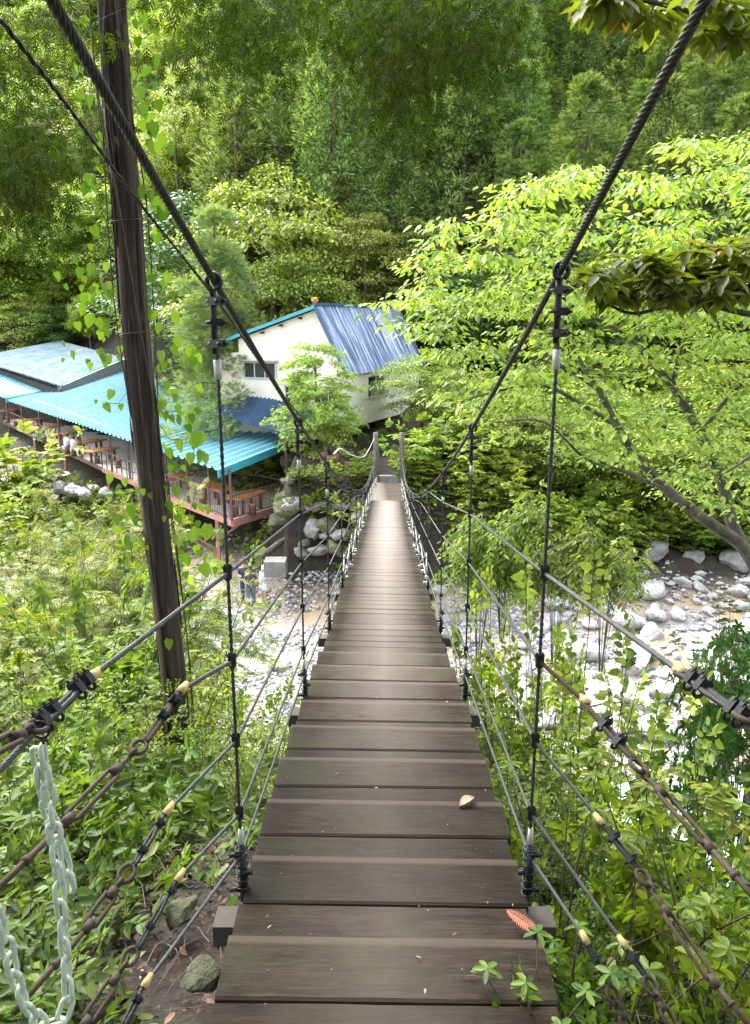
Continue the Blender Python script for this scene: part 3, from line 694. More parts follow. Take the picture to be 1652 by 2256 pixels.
# neighbouring roofs on the left
up = empty('upper_hall', (-30, 62, gz(-30, 62)), 'hall with a large faded pale blue sheet roof and pinkish end wall behind the terrace', 'hall')
yU = Lf.y+5
q0, q1, q2, q3 = U(-60, 790, yU+0), U(134, 851, yU-8), U(276, 790, yU-2), U(130, 752, yU+8)
corrugated(q0, q1, q2, q3, 34, .10, 'roof', M['roofpale'], up)
m = MB(); m.beam(q0.lerp(q3,.02)+V((0,0,.06)), q1.lerp(q2,.02)+V((0,0,.06)), .15, .1); u1 = q0.lerp(q1, .6); u2 = q3.lerp(q2, .45); m.beam(u1+V((0,0,.09)), u2+V((0,0,.09)), .12, .06); m.build('roof_batten', M['cladding'], up)
m = MB(); e1, e2 = q1+(q1-q0).normalized()*(-.3), q2+(q1-q0).normalized()*(-.3)
m.add([e1+V((0,0,-.1)), e2+V((0,0,-.1)), V((e2.x, e2.y, e2.z-5)), V((e1.x, e1.y, e1.z-5))], [(0,1,2,3)]); bk = (q0-q1).normalized()*.2
m.add([v_+bk for v_ in (e1+V((0,0,-.1)), e2+V((0,0,-.1)), V((e2.x, e2.y, e2.z-5)), V((e1.x, e1.y, e1.z-5)))], [(3,2,1,0)]); m.build('end_wall', M['cladding'], up)
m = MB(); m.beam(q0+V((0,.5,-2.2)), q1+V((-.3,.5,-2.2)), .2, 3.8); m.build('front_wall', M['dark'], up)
lw = empty('left_annex', (-36, 60, gz(-36, 60)), 'greenish sheet roofed annex at the left edge between terrace and hall', 'annex')
c0, c1, c2, c3 = U(-60, 850, yU-6), U(12, 878, yU-7), U(134, 852, yU-5.5), U(-60, 792, yU+2)
corrugated(c0, c1, c2, c3, 22, .05, 'roof', M['roofgreen'], lw)
m = MB(); m.beam(c1+V((0,0,-.15)), c2+V((0,0,-.15)), .06, .34); m.build('fascia', M['rooftrim'], lw)
m = MB()
for t in (.1, .5, .95): p = c0.lerp(c1, t); m.box((p.x, p.y+.3, p.z-1.6), (.1, .1, 3.2))
m.build('post', M['brownpost'], lw)
bs = empty('brown_roofed_shed', (-45, 80, gz(-45, 80)), 'shed with a rusty brown sheet roof at the far left edge', 'shed'); yS = yU+9
b0, b1, b2, b3 = U(-80, 762, yS), U(96, 747, yS+1), U(40, 732, yS+9), U(-80, 712, yS+8)
corrugated(b0, b1, b2, b3, 30, .04, 'roof', M['roofbrown'], bs)
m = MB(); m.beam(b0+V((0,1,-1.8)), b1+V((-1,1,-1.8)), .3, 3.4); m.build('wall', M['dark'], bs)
m = MB(); m.tube([b0+V((0,0,-1.0)), b1+V((0,0,-1.0))], .05, 5); m.build('pipe', M['rooftrim'], bs)
gr = empty('grey_roofed_hut', (U(365, 700, 58).x, 58, gz(-15, 58)), 'small hut with a pale grey roof seen between the cedar trunk and the conifer', 'hut')
g0_, g1_, g2_, g3_ = U(325, 722, 56), U(398, 728, 55), U(408, 678, 60), U(335, 672, 61)
corrugated(g0_, g1_, g2_, g3_, 14, .04, 'roof', M['roofgrey'], gr); m = MB(); m.beam(g0_+V((.2,.6,-1.6)), g1_+V((-.2,.6,-1.6)), .2, 3.0); m.build('wall', M['dark'], gr)
# dark blue lower roof between terrace and house
an = empty('dark_blue_roofed_kitchen', (-6, 40, gz(-6, 40)), 'low building with a dark blue sheet roof between the terrace roof and the cream house', 'building')
k0, k1, k2, k3 = U(455, 905, 36.2), U(648, 965, 32.6), U(768, 924, 33.6), U(545, 866, 37.0)
corrugated(k0, k1, k2, k3, 30, .08, 'roof', M['roofdark'], an)
m = MB(); m.beam(k1+V((0,.0,-.1)), k2+V((0,.0,-.1)), .08, .22); m.beam(k2+V((0,.0,-.1)), k3+V((0,.0,-.1)), .08, .22); m.build('fascia', M['rooftrim'], an)
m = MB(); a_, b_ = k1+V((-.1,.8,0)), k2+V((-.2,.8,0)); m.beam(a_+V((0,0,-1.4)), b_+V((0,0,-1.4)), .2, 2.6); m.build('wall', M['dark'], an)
m = MB()
for t, mt in ((.25, 0), (.5, 0), (.75, 0)): p = a_.lerp(b_, t)+V((0,-.15,0)); m.box((p.x, p.y, p.z-1.5), (.1, .1, 2.5))
m.build('post', M['brownpost'], an)
p = a_.lerp(b_, .66)+V((0,-.3,-1.0)); m = MB(); m.box(p, (.42, .05, .6)); m.build('notice_board', M['conc'], an)
# the cream house
CH = 34.5; Cc = U(763, 940, CH); zb = Cc.z; C2 = Cc.xy
d1 = V((.415, .91, 0)).normalized(); d2 = V((-.91, .415, 0)).normalized()
ez = U(763, 808, CH).z; 
def hp(s, t, z): return V((C2.x, C2.y, 0))+d1*s+d2*t+V((0,0,z))
rt = 1.35; rz = U(712, 674, (hp(0, rt, 0)).y).z; lt = 5.6; lz = U(560, 742, hp(0, lt, 0).y).z; HL = 9.0
hs_ = empty('cream_house', hp(4, 3, gz(1, 38)), 'cream plastered house with a steep streaked blue roof beyond the bridge end', 'house')
m = MB(); lo = zb-.1
prof2 = [(0, lo), (0, ez), (rt, rz-.12), (lt, lz-.1), (lt, lo-.6)]
def wall_quad(m, a, b, z0, z1a, z1b): m.add([V((a.x,a.y,z0)), V((b.x,b.y,z0)), V((b.x,b.y,z1b)), V((a.x,a.y,z1a))], [(0,1,2,3)])
# right-hand wall with a window opening
ws, we, wz0, wz1 = 2.35, 4.35, U(830, 876, 36.9).z, U(830, 828, 36.9).z
def rect(m, s0, s1, z0, z1, t=0.0): m.add([hp(s0, t, z0), hp(s1, t, z0), hp(s1, t, z1), hp(s0, t, z1)], [(0,1,2,3)])
rect(m, 0, ws, lo, ez); rect(m, we, HL, lo, ez); rect(m, ws, we, lo, wz0); rect(m, ws, we, wz1, ez)
for s0, s1, z0, z1 in ((ws, ws, wz0, wz1), (we, we, wz0, wz1)): m.add([hp(s0,0,z0), hp(s0,.15,z0), hp(s0,.15,z1), hp(s0,0,z1)], [(0,1,2,3)])
m.add([hp(ws,0,wz0), hp(we,0,wz0), hp(we,.15,wz0), hp(ws,.15,wz0)], [(0,1,2,3)]); m.add([hp(ws,0,wz1), hp(we,0,wz1), hp(we,.15,wz1), hp(ws,.15,wz1)], [(0,1,2,3)])
m.build('side_wall', M['wall'], hs_)
gw = MB(); P_ = [hp(0, t, z) for t, z in prof2]; gw.add(P_, [(0,1,2,3,4)]); P_ = [hp(HL, t, z) for t, z in prof2]; gw.add(P_, [(4,3,2,1,0)])
gw.add([hp(0, lt, lo-.6), hp(HL, lt, lo-.6), hp(HL, lt, lz-.1), hp(0, lt, lz-.1)], [(0,1,2,3)]); gw.build('gable_wall', M['wall'], hs_)
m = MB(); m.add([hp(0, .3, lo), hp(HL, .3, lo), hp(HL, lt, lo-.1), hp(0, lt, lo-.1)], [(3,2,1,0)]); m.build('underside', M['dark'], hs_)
ov = .28
corrugated(hp(-ov, -.22, ez-.45*0-.36), hp(HL+ov, -.22, ez-.36), hp(HL+ov, rt, rz+.02), hp(-ov, rt, rz+.02), 38, .035, 'roof', M['roofhouse'], hs_)
corrugated(hp(-ov, rt, rz+.02), hp(HL+ov, rt, rz+.02), hp(HL+ov, lt+.5, lz-.08), hp(-ov, lt+.5, lz-.08), 38, .03, 'back_roof', M['roofdark'], hs_)
m = MB(); m.beam(hp(-ov-.02, rt, rz-.04), hp(-ov-.02, lt+.5, lz-.14), .05, .14); m.build('bargeboard', M['rooftrim'], hs_)
m = MB(); m.beam(hp(-ov-.02, rt, rz-.06), hp(-ov-.02, -.22, ez-.44), .05, .12); m.build('bargeboard', M['roofdark'], hs_)
m = MB(); m.beam(hp(-ov-.05, rt, rz+.09), hp(HL+ov, rt, rz+.09), .22, .1); m.build('ridge_cap', M['roofdark'], hs_)
m = MB()
for t in (2.2, 3.2, 4.2, 5.1): zz = rz+(lz-rz)*(t-rt)/(lt-rt)-.24; m.beam(hp(-.26, t, zz), hp(.02, t, zz), .1, .1)
m.build('rafter_end', M['deckside'], hs_)
m = MB(); orn = hp(-ov, rt, rz+.3)
for k in range(7): m.tube([orn+V((0,0,-.15)), orn+V((math.cos(k)*.13, math.sin(k)*.08, -.04+.08*(k%2)))], [.04, .075], 6)
m.build('ridge_ornament', simple('ornament_orange', (.6, .25, .04), .6), hs_)
def window(name, s0, s1, z0, z1, axis='s', t=0.0):
    """sliding window: frame, mullion, panes"""
    f = MB(); pt = (lambda s, dz, dep: hp(s, dep, dz)) if axis == 's' else (lambda s, dz, dep: hp(dep, s, dz))
    dp = .07 if axis == 's' else .02; fd = .04; up_ = V((0,0,1))
    if axis == 't': dp = -.03
    for (a, b) in ((pt(s0, z0, dp), pt(s1, z0, dp)), (pt(s0, z1, dp), pt(s1, z1, dp))): f.beam(a, b, .06, .06)
    for s_ in (s0, (s0+s1)/2, s1): f.beam(pt(s_, z0, dp), pt(s_, z1, dp), .06, .06, d1)
    o = f.build('window', M['frame'], hs_); g = MB(); dq = dp+.02
    g.add([pt(s0, z0, dq), pt(s1, z0, dq), pt(s1, z1, dq), pt(s0, z1, dq)], [(0,1,2,3)]); g.build('pane', M['glass'], o); return o
wo = window('window', ws+.03, we-.03, wz0+.03, wz1-.03)
m = MB(); m.beam(hp(ws-.05, -.14, wz0+.5), hp(we+.05, -.14, wz0+.5), .04, .04); m.beam(hp(ws-.05, -.14, wz0-.02), hp(we+.05, -.14, wz0-.02), .04, .04)
for i in range(17): a = hp(ws+(we-ws)*i/16, -.14, wz0+.24); m.box(a, (.02, .02, .5))
m.build('balustrade', M['frame'], wo)
# lower wing on the gable side with windows (partly behind the pale tree)
wz_t = U(560, 798, hp(0, 4.8, 0).y).z; wz_b = U(560, 832, hp(0, 4.8, 0).y).z
def gwin(t0, t1, z0, z1):
    f = MB()
    for (a, b) in ((hp(-.04, t0, z0), hp(-.04, t1, z0)), (hp(-.04, t0, z1), hp(-.04, t1, z1))): f.beam(a, b, .05, .06)
    for t in np.linspace(t0, t1, 4): f.beam(hp(-.04, t, z0), hp(-.04, t, z1), .05, .05, d1)
    o = f.build('window', M['frame'], hs_); MB().add([hp(-.02, t0, z0), hp(-.02, t1, z0), hp(-.02, t1, z1), hp(-.02, t0, z1)], [(0,1,2,3)]).build('pane', M['glass'], o)
    MB().beam(hp(-.2, t0-.15, z1+.1), hp(-.2, t1+.15, z1+.1), .4, .05).build('hood', M['conc'], o); return o
gwin(3.6, 5.3, wz_b, wz_t); gwin(.5, 1.6, zb+.75, zb+1.7); gwin(1.9, 3.1, zb+.75, zb+1.7)
# wing wall going left below the long roof slope
m = MB(); m.add([hp(-.01, lt, lo-.6), hp(-.01, lt+1.3, lo-.6), hp(-.01, lt+1.3, wz_t+.35), hp(-.01, lt, wz_t+.45)], [(0,1,2,3)]); m.add([hp(5, lt+1.3, lo-.6), hp(-.01, lt+1.3, lo-.6), hp(-.01, lt+1.3, wz_t+.35), hp(5, lt+1.3, wz_t+.3)], [(3,2,1,0)]); m.add([hp(-.01, lt, wz_t+.45), hp(-.01, lt+1.3, wz_t+.35), hp(5, lt+1.3, wz_t+.3), hp(5, lt, wz_t+.4)], [(0,1,2,3)]); m.build('wing_wall', M['wall'], hs_)
# base posts and dark undercroft
for t in (.3, 2.5, 4.8):
    for s_ in (.3, 4, 8):
        p = hp(s_, t, 0); z0 = gz(p.x, p.y)-.3
        if lo > z0: m = MB(); m.box((p.x, p.y, (z0+lo)/2), (.22, .22, lo-z0)); m.build('pier', M['deckside'], hs_)
# stone steps and rail down to the terrace
stp = empty('stone_steps', (U(655, 1050, 31.5)), 'rough stone steps climbing between boulders right of the terrace', 'steps')
for i in range(9):
    t = i/8; p = V((-3.55, 30.6, TZ-.2)).lerp(V((-3.1, 34.0, -5.2+.0)), t); p = U(668-12*t, 1095-88*t, 31+3.0*t)
    m = MB(); vs = [p+V((math.cos(a)*(.62+random.uniform(-.08,.08)), math.sin(a)*.26+random.uniform(-.03,.03), .0+random.uniform(-.02,.02))) for a in np.linspace(0, 6.28, 10)[:-1]]
    m.prism(vs, .5); m.build('step', M['stone2'], stp)
fr = empty('rail_fence', U(700, 1120, 29.5), 'thin rail fence with a white top rail between the terrace and the bridge end', 'fence')
f0, f1 = U(636, 1087, 31), U(778, 1153, 28.2)
MB().tube([f0, f1], .022, 6).build('top_rail', M['rope_w'], fr, True); m = MB()
for i in range(25): p = f0.lerp(f1, i/24); m.tube([p, p-V((0,0,.75))], .012, 5)
m.tube([f0-V((0,0,.7)), f1-V((0,0,.7))], .012, 5); m.build('baluster', M['steel'], fr)
# green netting and log stumps past the bridge end
nt_o = empty('green_net_fence', U(980, 1010, 31), 'green netting fence sagging right of the far bridge end', 'net'); m = MB(); vs = []
for i in range(25):
    for j in range(8):
        x_ = 930+i*5; t = i/24; y_ = 985+6*math.sin(i*.5)+j*(5.0+.6*math.sin(i*.7)); p = U(x_, y_, 31.5-.5*t+.12*math.sin(i*.9+j)); vs.append(p)
m.add(vs, [(i*8+j, i*8+j+1, (i+1)*8+j+1, (i+1)*8+j) for i in range(24) for j in range(7)]); m.build('netting', simple('green_net', (.03, .22, .15), .6, 0, .4, 9), nt_o)
for i in (0, 8, 16, 24): m = MB(); p = U(930+i*5, 978, 31.5-.5*i/24); m.tube([p, p-V((0,0,1.3))], .03, 6); m.build('stake', M['deckside'], nt_o)
for k, (px, py, hh) in enumerate(((727, 1020, .55), (740, 1022, .7), (752, 1028, .6), (766, 1030, .5), (713, 1015, .6), (788, 1035, .55))):
    p = U(px, py+14, 30.2+.2*(k % 3)); o = MB().tube([p-V((0,0,.3)), p+V((0,0,hh*.6)), p+V((.02,0,hh))], [.17, .15, .15], 9).build('log_stump', M['log'], None, True, p)
    tag(o, 'upright cut log in the row left of the far bridge post', 'log', 'upright logs by the far bridge end')
# ------------------------------------------------------------ people
def person(name, joints, edges, radii, base, rot, parts, label):
    root = empty('person', base, label, 'person'); 
    me = bpy.data.meshes.new('body'); me.from_pydata(joints, edges, []); o = bpy.data.objects.new('body', me); C.objects.link(o); o.parent = root
    me.materials.append(SKIN); bpy.context.view_layer.objects.active = o
    sk = o.modifiers.new('skin', 'SKIN'); 
    for i, r_ in enumerate(radii): me.skin_vertices[0].data[i].radius = (r_ if isinstance(r_, tuple) else (r_, r_))
    me.skin_vertices[0].data[0].use_root = True
    ss = o.modifiers.new('sub', 'SUBSURF'); ss.levels = 1; ss.render_levels = 1
    for (pn, sub, rr, mat) in parts:
        mb = MB()
        for a, b, ra, rb in rr:
            a, b = V(a), V(b); mb.tube([a.lerp(b, t) for t in (0, .33, .66, 1)], [ra+(rb-ra)*t for t in (0, .33, .66, 1)], 10)
        off = mb.build(pn, mat, None, True); off.parent = root
    root.rotation_euler = (0, 0, rot); return root
def standing(base, rot, top, bottom, hat, label, bare, H=1.6, hold=True):
    k = H/1.6
    J_ = [(0,0,.88),(0,0,1.10),(0,0,1.30),(0,-.01,1.38),(0,-.02,1.50), (-.17,0,1.28),(-.22,-.02,1.03),(-.12,-.20,1.02), (.17,0,1.28),(.23,-.02,1.03),(.14,-.22,1.08),
          (-.09,0,.84),(-.10,-.01,.46),(-.10,.0,.07),(-.10,-.12,.03), (.09,0,.84),(.11,-.02,.46),(.12,.01,.07),(.12,-.11,.03)]
    J_ = [(a*k, b*k, c*k) for a, b, c in J_]
    E = [(0,1),(1,2),(2,3),(3,4),(2,5),(5,6),(6,7),(2,8),(8,9),(9,10),(0,11),(11,12),(12,13),(13,14),(0,15),(15,16),(16,17),(17,18)]
    Rr = [(.14,.10),(.13,.09),(.15,.09),(.05,.05),(.085,.10),.055,.042,.03,.055,.042,.03,.085,.058,.038,.03,.085,.058,.038,.03]
    Rr = [tuple(q*k for q in r_) if isinstance(r_, tuple) else r_*k for r_ in Rr]
    s_ = lambda p: tuple(q*k for q in p)
    parts = [('shirt', 0, [(s_((0,0,.86)), s_((0,0,1.33)), .165*k, .15*k), (s_((-.15,0,1.3)), s_((-.2,-.02,1.1)), .07*k, .065*k), (s_((.15,0,1.3)), s_((.21,-.02,1.1)), .07*k, .065*k)], top),
             ('hair', 0, [(s_((0,.02,1.46)), s_((0,.015,1.62)), .095*k, .06*k)], hat)]
    if bare: parts.append(('shorts', 0, [(s_((-.09,0,.92)), s_((-.11,0,.62)), .12*k, .115*k), (s_((.09,0,.92)), s_((.11,0,.62)), .12*k, .115*k)], bottom))
    else: parts.append(('trousers', 0, [(s_((-.09,0,.92)), s_((-.10,0,.48)), .115*k, .085*k), (s_((-.10,0,.48)), s_((-.10,0,.09)), .085*k, .07*k), (s_((.09,0,.92)), s_((.11,0,.48)), .115*k, .085*k), (s_((.11,0,.48)), s_((.12,0,.09)), .085*k, .07*k)], bottom))
    parts.append(('shoe', 0, [(s_((-.10,.05,.04)), s_((-.10,-.15,.03)), .05*k, .04*k)], hat)); parts.append(('shoe', 0, [(s_((.12,.05,.04)), s_((.12,-.14,.03)), .05*k, .04*k)], hat))
    return person('person', J_, E, Rr, base, rot, parts, label)
cl = lambda n, c: simple(n, c, .85, 0, .08, 6)
PZf = -10.75
pf = lambda x, y: (lambda p: V((p.x, p.y, p.z)))(UZ(x, y, PZf))
pb = pf(553, 1337); print('people', pb, gz(pb.x, pb.y))
standing(pb, .5, cl('shirt_bw', (.06,.06,.07)), cl('grey_jeans', (.12,.13,.16)), HAIR, 'standing person in black top and grey jeans on the sandy riverbank', False, 1.62)
pb = pf(582, 1330); standing(pb, -.9, cl('shirt_blue', (.60,.74,.80)), cl('shorts_w', (.75,.8,.82)), cl('white_cap', (.8,.8,.78)), 'person in pale blue shirt and white cap with bare legs on the riverbank', True, 1.55)
pb = pf(541, 1322); standing(pb, .2, cl('navy', (.03,.04,.07)), cl('jeans2', (.05,.06,.09)), cl('brown_hair', (.25,.09,.03)), 'person in navy jacket standing half hidden behind the one in grey jeans', False, 1.66)
def seated(base, rot, shirt, label):
    J_ = [(0,0,.50),(0,-.02,.72),(0,-.04,.93),(0,-.06,1.02),(0,-.10,1.12),(-.17,-.03,.92),(-.21,-.14,.72),(-.13,-.34,.74),(.17,-.03,.92),(.21,-.14,.72),(.13,-.34,.74),
          (-.09,-.05,.47),(-.11,-.42,.46),(-.11,-.40,.08),(-.11,-.52,.04),(.09,-.05,.47),(.11,-.42,.46),(.11,-.40,.08),(.11,-.52,.04)]
    E = [(0,1),(1,2),(2,3),(3,4),(2,5),(5,6),(6,7),(2,8),(8,9),(9,10),(0,11),(11,12),(12,13),(13,14),(0,15),(15,16),(16,17),(17,18)]
    Rr = [(.15,.12),(.13,.10),(.15,.09),.05,(.085,.10),.055,.042,.03,.055,.042,.03,.09,.06,.04,.03,.09,.06,.04,.03]
    parts = [('shirt', 0, [((0,0,.48), (0,-.04,.95), .17, .155), ((-.16,-.03,.92), (-.21,-.13,.74), .07, .06), ((.16,-.03,.92), (.21,-.13,.74), .07, .06)], shirt),
             ('hair', 0, [((0,-.05,1.06), (0,-.08,1.24), .10, .07)], HAIR),
             ('trousers', 0, [((-.09,-.02,.47), (-.11,-.44,.46), .10, .085), ((-.11,-.41,.46), (-.11,-.40,.1), .08, .06), ((.09,-.02,.47), (.11,-.44,.46), .10, .085), ((.11,-.41,.46), (.11,-.40,.1), .08, .06)], cl('dark_trousers', (.04,.035,.04)))]
    return person('person', J_, E, Rr, base, rot, parts, label)
b_ = UZ(163, 1005, TZ+.02); b2_ = UZ(149, 999, TZ+.02)
seated(b_, 2.2, cl('white_shirt', (.8,.8,.84)), 'person in white shirt sitting at a terrace table, the right one of the pair')
seated(b2_, 2.2, cl('white_shirt2', (.7,.72,.76)), 'dark haired person in white sitting left of the other at the terrace table')
for k, p in enumerate((b_, b2_)):
    o = copy_tree(st0); o.location = p; o['label'] = ('log stool under the right one of the seated pair', 'log stool under the left one of the seated pair')[k]
# ------------------------------------------------------------ foliage tools
T_FAR = (np.array([(0,0,0),(.5,.30,.06),(1,0,-.06),(.5,-.30,.06)]), [(0,1,2,3)])
T_BLADE = (np.array([(0,0,0),(.45,.14,.0),(1,0,.0),(.45,-.14,.0)]), [(0,1,2,3)])
T_LEAF = (np.array([(0,0,0),(1,0,-.16),(.28,.25,.05),(.68,.20,-.02),(.28,-.25,.05),(.68,-.20,-.02)]), [(0,1,3,2),(0,4,5,1)])
T_OVAL = (np.array([(0,0,0),(1,0,-.12),(.35,.20,.04),(.75,.17,-.01),(.35,-.20,.04),(.75,-.17,-.01)]), [(0,1,3,2),(0,4,5,1)])
T_HEART = (np.array([(0,0,0),(1,0,-.10),(-.08,.22,.04),(.22,.40,.05),(.62,.27,0),(-.08,-.22,.04),(.22,-.40,.05),(.62,-.27,0),(.45,0,-.04)]), [(0,8,3,2),(8,1,4,3),(0,5,6,8),(8,6,7,1)])
def _star():
    v = [(0.0, 0, 0)]; f = []
    for k, (a, L) in enumerate(((-1.75, .55), (-.85, .85), (0, 1.0), (.85, .85), (1.75, .55))):
        c, s = math.cos(a), math.sin(a); n = len(v)
        v += [(c*.42*L-s*.13, s*.42*L+c*.13, .02), (c*L, s*L, -.12), (c*.42*L+s*.13, s*.42*L-c*.13, .02)]; f.append((0, n+2, n+1, n))
    return np.array(v), f
T_STAR = _star()
def _frond():
    v, f = [], []
    def blade(x, y, a, L, w_):
        c, s = math.cos(a), math.sin(a); n = len(v)
        v.extend([(x, y, 0), (x+c*L*.5-s*w_, y+s*L*.5+c*w_, .0), (x+c*L, y+s*L, -.05), (x+c*L*.5+s*w_, y+s*L*.5-c*w_, 0)]); f.append((n, n+3, n+2, n+1))
    blade(0, 0, 0, 1, .05)
    for t in (.15, .38, .6): 
        for s_ in (-1, 1): blade(t, 0, s_*.75, .48*(1.15-t*.7), .05)
    return np.array(v), f
T_FROND = _frond()
def nrm(a): return a/np.maximum(np.linalg.norm(a, axis=1, keepdims=True), 1e-9)
def leaf_mesh(name, P, D, N, S, tpl):
    tv, tf = tpl; P = np.asarray(P, float); D = nrm(np.asarray(D, float)); N = np.asarray(N, float); S = np.asarray(S, float)
    Y = nrm(np.cross(N, D)); Z = np.cross(D, Y); n, k = len(P), len(tv)
    vs = P[:, None, :]+S[:, None, None]*(tv[None, :, 0:1]*D[:, None, :]+tv[None, :, 1:2]*Y[:, None, :]+tv[None, :, 2:3]*Z[:, None, :])
    fl = np.array([i for q_ in tf for i in q_]); tot = np.array([len(q_) for q_ in tf])
    loops = (np.arange(n)[:, None]*k+fl[None, :]).ravel(); tots = np.tile(tot, n); starts = np.concatenate([[0], np.cumsum(tots)[:-1]])
    me = bpy.data.meshes.new(name); me.vertices.add(n*k); me.vertices.foreach_set('co', vs.astype(np.float32).ravel())
    me.loops.add(len(loops)); me.loops.foreach_set('vertex_index', loops.astype(np.int32))
    me.polygons.add(len(tots)); me.polygons.foreach_set('loop_start', starts.astype(np.int32)); me.polygons.foreach_set('loop_total', tots.astype(np.int32))
    me.update(calc_edges=True); return me
def leaf_obj(name, P, D, N, S, tpl, mat, parent):
    off = np.array(wloc(parent)) if parent else 0
    me = leaf_mesh(name, np.asarray(P)-off, D, N, S, tpl); me.materials.append(mat); o = bpy.data.objects.new(name, me); C.objects.link(o); o.parent = parent; return o
rn = lambda *s: RNG.normal(size=s)
ru = lambda a, b, *s: RNG.uniform(a, b, size=s)
def grow(mb, nodes, targets, rmax=.03, rmin=.003, arch=.12, sides=5, share=.55):
    """join every target to the nearest piece of wood; returns the ends' directions"""
    NP = [np.array(p) for p, r in nodes]; NR = [r for p, r in nodes]; dirs = []
    A_ = np.array(NP)
    order = np.argsort([np.min(np.linalg.norm(A_-np.array(t), axis=1)) for t in targets]); dirs = [None]*len(targets)
    cap = len(NP)+len(targets)*4; buf = np.zeros((cap, 3)); rb = np.zeros(cap); n = len(NP); buf[:n] = A_; rb[:n] = NR
    for idx in order:
        t = np.array(targets[idx]); dd = np.linalg.norm(buf[:n]-t, axis=1); i = int(np.argmin(dd+np.where(rb[:n] < rmin*1.5, .0, 0)))
        L = dd[i]
        if L < 1e-4: dirs[idx] = V((0,0,1)); continue
        r0 = max(rmin, min(rb[i]*share, rmax, rmin+L*.02)); pts = []
        for k_ in range(5):
            u = k_/4; p = buf[i]*(1-u)+t*u; p = p+np.array([0, 0, arch*L*math.sin(math.pi*u)])+(rn(3)*L*.03 if 0 < k_ < 4 else 0); pts.append(p)
        rr = [r0*(1-u)+rmin*u for u in (0, .25, .5, .75, 1)]; mb.tube(pts, rr, sides, False)
        for k_ in (1, 2, 3, 4): buf[n] = pts[k_]; rb[n] = rr[k_]; n += 1
        dirs[idx] = V(pts[4]-pts[2]).normalized()
    return dirs
def curve_nodes(path, r0, r1, step=.15):
    P = resample(path, step); return [(tuple(p), r0+(r1-r0)*i/max(1, len(P)-1)) for i, p in enumerate(P)]
def limb(mb, path, r0, r1, sides=8, wob=.0):
    P = smooth_path(path, 5); n = len(P); P = [p+V(rn(3))*wob for p in P]; mb.tube(P, [r0+(r1-r0)*i/(n-1) for i in range(n)], sides); return curve_nodes(P, r0, r1)
def set_thing(root, label, cat, group=None): root['label'] = label; root['category'] = cat; root['group'] = group or root.get('group')
# ---- prototypes (built at the origin)
def broadleaf(H=9, rad=3.6, base=.28, nt_=110, per=150, leaf=.17, mat='L_mid', flat=.28, rc=.95, name='broadleaf_tree', trunk='barkgrey', layered=True, tpl=T_FAR, lean=0):
    root = empty(name, (0, 0, 0)); mb = MB(); tr = [(0,0,-.5), (lean*.3+.1,.05,H*.25), (lean*.7-.1,.1,H*.55), (lean,0,H*.86)]
    nodes = limb(mb, tr, H*.020, H*.006); nodes = [nd for nd in nodes if nd[0][2] > H*base*.7]
    T_ = []
    while len(T_) < nt_:
        p = ru(-1, 1, 3); r_ = np.linalg.norm(p)
        if r_ > 1 or r_ < .35: continue
        k_ = 1-.35*max(0, p[2]); T_.append(np.array([p[0]*rad*k_+lean, p[1]*rad*k_, H*(base+1)/2+p[2]*H*(1-base)/2*.96]))
    grow(mb, nodes, T_, H*.011, .008, .05, 4); mb.build('trunk', M[trunk], root, True)
    P, D, N = [], [], []
    for t in T_:
        n = int(per*ru(.5, 1.4)); a = ru(0, 6.283, n); r_ = np.sqrt(ru(0, 1, n))*rc*ru(.6, 1.25); out = np.array([t[0]-lean, t[1], 0])/max(rad, .1)
        q_ = np.stack([np.cos(a)*r_, np.sin(a)*r_, rn(n)*flat*rc*.45-(r_**2)*.22], 1)
        q_ = q_+out[None, :]*0; tilt = out*.5; q_[:, 2] -= (q_[:, 0]*tilt[0]+q_[:, 1]*tilt[1])*.6
        P.append(t+q_); D.append(np.stack([np.cos(a), np.sin(a), -.35+rn(n)*.35], 1)+rn(n, 3)*.35); N.append(np.stack([out[0]*.4+rn(n)*.35, out[1]*.4+rn(n)*.35, np.ones(n)], 1))
    P = np.concatenate(P); n = len(P); leaf_obj('crown', P, np.concatenate(D), np.concatenate(N), leaf*ru(.65, 1.25, n), tpl, M[mat], root); return root
